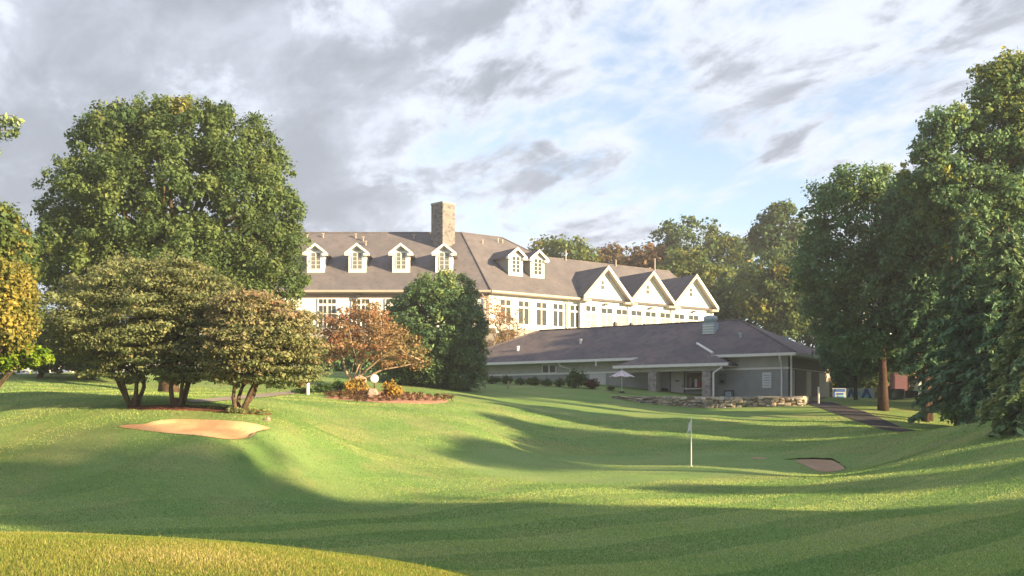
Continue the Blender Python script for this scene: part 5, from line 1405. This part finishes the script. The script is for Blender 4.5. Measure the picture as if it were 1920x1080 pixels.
# ------------------------------------------------------------------ trees outside the picture whose shadows fall across the course
TE = math.tan(SUN_EL); PH = Vector((math.cos(SUN_AZ), math.sin(SUN_AZ), 0))
LBL = 'tall leafy tree standing beyond the edge of the picture, shading the fairway'
GRP = 'trees beyond the picture edge'
def at_lk(l, k): q = PH * l + SUN_H * k; return q.x, q.y
def proto_tree(E, seed, x, y, n, per):
    g = gz(x, y); E = [((x + a, y + b, g + c), r) for (a, b, c), r in E]
    return broadleaf('course_tree', LBL, 0, 0, E, seed, M['leaf_wood'], n, per, .42, .45, .15, (.7, 1.3), GRP, 'bark', .3, None, 0, None, (x, y), .5)
HP = 14.7
spots = [  # place across the light, distance towards the sun, top of its shade, width factor
    (12.5, 30, 1.6, 1.0), (15.8, 40, 2.6, 1.0), (19.3, 33, 5.0, 1.0), (22.3, 41, 8.0, 1.0), (24.4, 34, 6.6, .9), (20.6, 47, 6.4, 1.0), (17.6, 52, 3.4, 1.0),
    (34.8, 30, 1.35, .85), (39.8, 17, -.2, 1.0), (44.2, 19, .3, 1.0), (46.6, 24, 6.0, .8), (50.6, 26, 8.8, .95), (48.6, 36, 7.2, .9)]
x, y = at_lk(12.5, 30)
tall = proto_tree([((0, 0, 9.5), (3.6, 3.6, 4.2)), ((1.2, .6, 6.5), (3.0, 3.0, 2.6)), ((-1.4, -.5, 7.2), (2.8, 2.8, 2.8)), ((.4, 0, 12.5), (2.0, 2.0, 2.2))], 103, x, y, 125, 44)
x, y = at_lk(40.0, 36)
flat = proto_tree([((0, 0, 14.0), (3.4, 3.4, 1.25)), ((1.5, .5, 14.4), (2.4, 2.4, 1.0))], 104, x, y, 55, 44)
flat.scale = (.85, .85, (5.4 + TE * 36 - hz(x, y)[0]) / 15.4)
x, y = at_lk(26.5, 58)
thin = proto_tree([((0, 0, 9.5), (4.2, 4.2, 4.6)), ((1.6, .6, 6.5), (3.4, 3.4, 3.0)), ((-1.8, -.5, 7.2), (3.2, 3.2, 3.0)), ((.4, 0, 12.5), (2.6, 2.6, 2.4))], 105, x, y, 90, 16)
for i, (l, k, vt, wf) in enumerate([(24.5, 58, 8.2, .9), (20.5, 60, 9.2, 1.0), (17.0, 64, 6.4, 1.1), (13.6, 60, 4.2, 1.0)]):
    x, y = at_lk(l, k); s = (vt + TE * k - float(hz(x, y)[0])) / HP
    if i == 0: e = thin
    else:
        e = thin.copy(); col.objects.link(e)
        for ch in thin.children:
            c = ch.copy(); col.objects.link(c); c.parent = e
    e.location = (x, y, gz(x, y)); e.rotation_euler = (0, 0, i * 1.9); e.scale = (wf * (.45 + .45 * s), wf * (.45 + .45 * s), s)
for i, (l, k, vt, wf) in enumerate(spots):
    x, y = at_lk(l, k); h = vt + TE * k - float(hz(x, y)[0]); s = h / HP
    if i == 0: e = tall
    else:
        e = tall.copy(); col.objects.link(e)
        for ch in tall.children:
            c = ch.copy(); col.objects.link(c); c.parent = e
    e.location = (x, y, gz(x, y)); e.rotation_euler = (0, 0, i * 1.7); e.scale = (wf * (.35 + .65 * s), wf * (.35 + .65 * s), s)
# tall wood behind the dark mass that keeps the pro shop in shade
for i, (x, y, zt) in enumerate(((31.5, 73, 17.5), (36.5, 69, 18.5), (35.0, 80, 17.0), (41, 74, 19), (44, 62, 19), (48, 69, 20), (40, 86, 17))):
    e = tall.copy(); col.objects.link(e)
    for ch in tall.children:
        c = ch.copy(); col.objects.link(c); c.parent = e
    s = (zt - float(hz(x, y)[0])) / HP
    e.name = 'wood_tree'; e.location = (x, y, gz(x, y)); e.rotation_euler = (0, 0, i * 2.1); e.scale = (s * .95, s * .95, s)
    tag(e, 'tall tree of the wood behind the dark hemlocks on the right', 'tree', 'wood behind the right hemlocks')

# understorey along the back of the wood
for i, (x, y, zt, w) in enumerate(((44, 78, 9.0, 1.0), (40, 64, 6.0, 1.0), (50, 74, 10, 1.1), (36, 97, 7.5, .9), (41, 95, 7.5, .9), (46, 93, 7, .9), (51, 90, 7.5, .9), (33, 99, 7.0, .8))):
    e = tall.copy(); col.objects.link(e)
    for ch in tall.children:
        c = ch.copy(); col.objects.link(c); c.parent = e
    s = (zt - float(hz(x, y)[0])) / 11.0
    e.name = 'understorey_tree'; e.location = (x, y, gz(x, y) - 4.2 * s); e.rotation_euler = (0, 0, i * 1.3); e.scale = (w, w, s)
    tag(e, 'low dark tree of the understorey beyond the right trunks', 'tree', 'understorey on the right')
# ------------------------------------------------------------------ shrubs, bedding plants, grass
def bush_mesh(name, mat, seed, n, rad, size, squash, hmid, hs, aspect=.6, up=.5):
    r = np.random.default_rng(seed)
    cen = np.concatenate([[[0, 0, .5]], unit(r.normal(size=(9, 3))) * .42 * np.array([1, 1, .7]) + np.array([0, 0, .55])])
    V, Q, t, h = clump_leaves(cen, np.full(len(cen), .42), n // 10, size, aspect, r, (1, 1, 1), up, .6, .2, .0, np.clip(r.normal(hmid, hs, len(cen)), 0, 1))
    V = V * np.array([rad, rad, rad]) * np.array(squash); V[:, 2] = np.maximum(V[:, 2], -.03)
    return mesh_np(name, V, Q, mat, [('tint', 'FACE', t), ('hue', 'FACE', h)])
def shrub(name, label, cat, p, me, sc_=(1, 1, 1), rz=0, group=None, stem=True):
    e = tag(empty(name, p, rz), label, cat, group); e.scale = sc_
    link('foliage', me, e)
    if stem:
        m = MB()
        for k in range(4): m.tube([(0, 0, -.1), (math.cos(k * 1.6) * .12, math.sin(k * 1.6) * .12, .3), (math.cos(k * 1.6) * .3, math.sin(k * 1.6) * .3, .6)], [.03, .02, .01], 5)
        link('stem', m.mesh('stem', M['bark']), e)
    return e
gold = bush_mesh('golden_bush', M['gold'], 1, 900, 1.0, .16, (1, 1, .9), .45, .2)
shrub('golden_shrub', 'golden shrub at the foot of the orange tree', 'shrub', on_ground(668, 63) - Vector((0, 0, .25)), gold, (1.05, .95, 1.3))
shrub('golden_shrub', 'golden orange shrub right of the round white sign', 'shrub', on_ground(736, 62) - Vector((0, 0, .25)), gold, (1.15, .95, 1.3), 2)
burg = bush_mesh('burgundy_bush', M['burgundy'], 2, 700, 1.0, .17, (1, 1, .8), .5, .2)
shrub('burgundy_shrub', 'dark burgundy shrub under the pro shop wall', 'shrub', on_ground(1112, 80.5), burg, (1.15, 1, .95))
hed = bush_mesh('green_bush', M['hedge'], 3, 900, 1.0, .17, (1, 1, .9), .5, .2)
shrub('green_shrub', 'tall green shrub by the looping downspout of the pro shop', 'shrub', on_ground(1079, 81), hed, (1.3, 1.1, 1.55))
for k, px in enumerate((925, 950, 975, 1000, 1025, 1050)):
    shrub('hedge_shrub', ('first', 'second', 'third', 'fourth', 'fifth', 'sixth')[k] + ' low shrub along the pro shop wall, counting from the dark evergreen', 'shrub', on_ground(px, 82.0 + (1050 - px) * .02), hed, (.95, .7, .68 + .1 * (k % 2)), k, 'low shrubs along the pro shop wall', False)
shrub('hedge_shrub', 'low dark shrub left of the patio umbrella pole', 'shrub', on_ground(1145, 80.2), hed, (.6, .5, .4), 1, None, False)
shrub('groundcover', 'low green groundcover left of the pink flower bed', 'shrub', on_ground(568, 61.5), hed, (1.0, .8, .45), 0, None, False)
shrub('groundcover', 'low green groundcover behind the left end of the flower bed', 'shrub', on_ground(605, 63), hed, (1.1, .8, .65), 1, None, False)
shrub('groundcover', 'low green clump left of the golden shrub', 'shrub', on_ground(635, 64), hed, (.9, .8, .75), 2, None, False)
# boulders
def boulder_mesh(mat, seed):
    from mathutils import noise as mn
    bm = bmesh.new(); bmesh.ops.create_icosphere(bm, subdivisions=3, radius=.5)
    for v in bm.verts:
        n = mn.noise(v.co * 2.2 + Vector((seed * 3.1, 0, 0))) * .55 + mn.noise(v.co * 6 + Vector((0, seed, 0))) * .22
        v.co *= 1 + n; v.co.x *= 1 - .45 * max(0, v.co.z); v.co.y *= 1 - .3 * max(0, v.co.z)
    me = bpy.data.meshes.new('boulder'); bm.to_mesh(me); bm.free(); me.materials.append(mat); return me
for (px, d, s, label, mat, sd) in ((699, 60, (.72, .6, .78), 'pinkish pointed boulder at the back of the flower bed', M['rock'], 3),
                                   (674, 65, (.8, .7, .55), 'rounded beige boulder behind the golden shrub', M['rock'], 5),
                                   (502, 38.6, (.22, .2, .2), 'small pale stone at the end of the hosta row', M['rock'], 6)):
    p = on_ground(px, d); me = boulder_mesh(mat, sd)
    o = link('boulder', me, None, (p.x, p.y, p.z + .3 * s[2])); o.scale = s
    if px == 674: o.location.z = CZ + (HOR - 712) / F * d
    tag(o, label, 'boulder')
# round white sign on a stake
p = on_ground(702, 62.5); e = tag(empty('round_sign', p), 'white round sign between the two golden shrubs', 'sign')
zc = CZ + (HOR - 710) / F * 62.5
MB().tube([(p.x, p.y, p.z - .1), (p.x, p.y, zc)], .04, 8).build('stake', M['bark'], e)
m = MB(); m.tube([(p.x, p.y - .06, zc), (p.x, p.y - .02, zc), (p.x, p.y + .02, zc)], [.23, .27, .25], 20); m.build('disc', M['white'], e)
# bedding plants in rows
pm = [bush_mesh('bedding', M['plant'], 20 + i, 110, .40, .28, (1, 1, .8), .4, .3, .5) for i in range(4)]
rr = random.Random(9); k = 0
for row, (y0, y1, xs, xe) in enumerate(((743, 741, 612, 690), (747, 743, 620, 790), (750.5, 748.5, 640, 835), (754, 752.5, 668, 845))):
    n = 13
    for i in range(n):
        t = i / (n - 1); px = xs + (xe - xs) * t + rr.uniform(-2, 2); py = y0 + (y1 - y0) * t + rr.uniform(-.5, .5)
        p = hit(px, py); o = link('bedding_plant', rr.choice(pm), None, (p.x, p.y, p.z + .04)); s = rr.uniform(.7, 1.15); o.scale = (s, s, s * 1.05); o.rotation_euler = (0, 0, rr.uniform(0, 6))
        tag(o, 'small dark red bedding plant in the pink mulch flower bed', 'plant', 'bedding plants in the flower bed')
hm = [bush_mesh('hosta_clump', M['hosta'], 30 + i, 60, .32, .30, (1, 1, .8), .5, .3, .5) for i in range(3)]
dm = [bush_mesh('dark_clump', M['hedge'], 36 + i, 80, .32, .24, (1, 1, .8), .3, .3, .5) for i in range(2)]
for i in range(16):
    px = 430 + i * 4.7 + rr.uniform(-3, 3); py = 774 + (px - 430) * .075 + rr.uniform(-1.5, 1.5)
    p = hit(px, py); o = link('hosta', rr.choice(hm), None, (p.x, p.y, p.z + .02)); s = rr.uniform(.6, 1.0); o.scale = (s, s, s); o.rotation_euler = (0, 0, rr.uniform(0, 6))
    tag(o, 'pale green hosta at the foot of the rightmost knoll tree', 'plant', 'hostas at the end of the mulch knoll')
for i in range(9):
    px = 352 + i * 9 + rr.uniform(-3, 3); p = hit(px, 766 + i * .5)
    o = link('low_plant', rr.choice(dm), None, (p.x, p.y, p.z + .02)); s = rr.uniform(.6, .9); o.scale = (s, s, s * .8); o.rotation_euler = (0, 0, rr.uniform(0, 6))
    tag(o, 'low dark plant on the mulch between the knoll trees', 'plant', 'low plants on the mulch knoll')

# ---- real blades on the near mound
def m_blade():
    t = MT('rough_blades'); tv = t.attr('tint'); h = t.attr('hue')
    cr = t.nd('ShaderNodeValToRGB'); el = cr.color_ramp.elements; el[0].color = (.11, .18, .045, 1); el[1].color = (.56, .48, .30, 1)
    for p, c in ((.35, (.20, .225, .05)), (.65, (.31, .27, .095))):
        e = el.new(p); e.color = (*c, 1)
    t.L.new(h, cr.inputs[0])
    hs = t.nd('ShaderNodeHueSaturation'); t.L.new(cr.outputs[0], hs.inputs['Color']); t.L.new(t.rng(tv, 0, 1, .7, 1.8), hs.inputs['Value'])
    df = t.nd('ShaderNodeBsdfDiffuse'); t.L.new(hs.outputs[0], df.inputs[0]); tr = t.nd('ShaderNodeBsdfTranslucent'); t.L.new(hs.outputs[0], tr.inputs[0])
    mx = t.nd('ShaderNodeMixShader'); mx.inputs[0].default_value = .4; t.L.new(df.outputs[0], mx.inputs[1]); t.L.new(tr.outputs[0], mx.inputs[2]); t.L.new(mx.outputs[0], t.out.inputs[0])
    return t.m
def blades():
    r = np.random.default_rng(77); n = 330000
    x = r.uniform(-6.2, .6, n); y = r.uniform(6.8, 13.0, n)
    keep = np.abs(x) < y * .56; x, y = x[keep], y[keep]; n = len(x)
    z = hz(x, y) + CZ
    pat = .5 + .5 * np.sin(x * 2.1 + np.sin(y * 1.7) * 1.3) * np.sin(y * 2.6 + x * .7)
    L = r.uniform(.014, .038, n) * (.8 + .5 * pat); tall = r.random(n) < .006; L[tall] *= 2.2
    an = r.uniform(0, 6.28, n); ln = r.uniform(.1, .9, n); w = r.uniform(.005, .010, n)
    dx, dy = np.cos(an), np.sin(an)
    a = np.stack([x - dy * w / 2, y + dx * w / 2, z - .005], 1); b = np.stack([x + dy * w / 2, y - dx * w / 2, z - .005], 1)
    c = np.stack([x + dx * L * ln, y + dy * L * ln, z + L * np.sqrt(1 - (ln * .8) ** 2)], 1)
    V = np.stack([a, b, c], 1).reshape(-1, 3); Q = np.arange(3 * n).reshape(-1, 3)
    pat2 = .5 + .5 * np.sin(x * .9 + 1.7 * np.sin(y * .8)) * np.sin(y * 1.1 - x * .5)
    hue = np.clip(.04 + .30 * pat * r.random(n) + .40 * pat2 + r.normal(0, .2, n), 0, 1)
    me = mesh_np('rough_grass', V, Q, m_blade(), [('tint', 'FACE', np.clip(r.normal(.5, .25, n), 0, 1)), ('hue', 'FACE', hue)])
    tag(link('rough_grass', me), 'tufted dry rough grass on the near mound', 'grass', None, 'stuff')
blades()

# ---- short turf over the fairway: tufts that give the mown ground its grain
def turf():
    r = np.random.default_rng(78); n = 420000
    # even coverage in the view: more tufts per square metre close by
    d = 13.5 * (64.0 / 13.5) ** r.random(n); x = r.uniform(-.56, .56, n) * d * 1.02; y = d
    ok = ~((y < 15.6) & (x < -1.0))
    gx, gy = (1190 - 960) / F * 44.5, 44.5
    e = np.sqrt(((x - gx) / 7.6) ** 2 + ((y - gy - 0.15 * (x - gx)) / 6.2) ** 2)
    for poly in BARE:
        inside = np.zeros(n, bool); P_ = np.array([[hit(a, b).x, hit(a, b).y] for a, b in poly]); j = len(P_) - 1
        for i in range(len(P_)):
            c = ((P_[i, 1] > y) != (P_[j, 1] > y)) & (x < (P_[j, 0] - P_[i, 0]) * (y - P_[i, 1]) / (P_[j, 1] - P_[i, 1] + 1e-12) + P_[i, 0]); inside ^= c; j = i
        ok &= ~inside
    x, y, d, e = x[ok], y[ok], d[ok], e[ok]; n = len(x)
    z = hz(x, y) + CZ
    pat = .5 + .5 * np.sin(x * .33 + 1.5 * np.sin(y * .21)) * np.sin(y * .27 + x * .12)
    stripe = (np.sin((y * .813 - x * .582) * 1.45 + 1.2 * np.sin(x * .12)) > 0) * 1.0
    L = r.uniform(.014, .034, n) * (1 + d / 70.0); w = r.uniform(.012, .022, n) * (1 + d / 55.0)
    L *= np.where(e < 1.0, .35, np.where(e < 1.12, .7, 1.0))
    an = r.uniform(0, 6.28, n); ln = r.uniform(.2, .9, n); dx, dy = np.cos(an), np.sin(an)
    ang = r.uniform(-.9, .9, n); sx, sy = np.cos(ang), np.sin(ang)
    a = np.stack([x - sx * w / 2, y - sy * w / 2, z - .004], 1); b = np.stack([x + sx * w / 2, y + sy * w / 2, z - .004], 1)
    c = np.stack([x + dx * L * ln, y + dy * L * ln, z + L * np.sqrt(1 - (ln * .8) ** 2)], 1)
    V = np.stack([a, b, c], 1).reshape(-1, 3); Q = np.arange(3 * n).reshape(-1, 3)
    hue = np.clip(.26 + .25 * pat + .28 * stripe - .10 + r.normal(0, .14, n), 0, 1)
    m = m_leaf('turf_blades', [(0, (.110, .220, .060)), (.4, (.178, .285, .084)), (.75, (.28, .32, .11)), (1, (.36, .35, .15))], .35)
    me = mesh_np('mown_turf', V, Q, m, [('tint', 'FACE', np.clip(r.normal(.32, .2, n) + .22 * stripe, 0, 1)), ('hue', 'FACE', hue)])
    tag(link('mown_turf_grass', me), 'short mown turf covering the fairway and banks', 'grass', None, 'stuff')
turf()

# ---- thin morning haze
hb_ = MB(); hb_.hexa([(-190, -60, -8), (200, -60, -8), (200, 215, -8), (-190, 215, -8)], [(-190, -60, 36), (200, -60, 36), (200, 215, 36), (-190, 215, 36)])
hm_ = MT('morning_haze'); pv = hm_.nd('ShaderNodeVolumePrincipled'); pv.inputs['Density'].default_value = 0.0006; pv.inputs['Color'].default_value = (.86, .91, 1.0, 1); pv.inputs['Anisotropy'].default_value = 0.2
hm_.L.new(pv.outputs[0], hm_.out.inputs['Volume'])
tag(hb_.build('haze', hm_.m), kind='stuff')
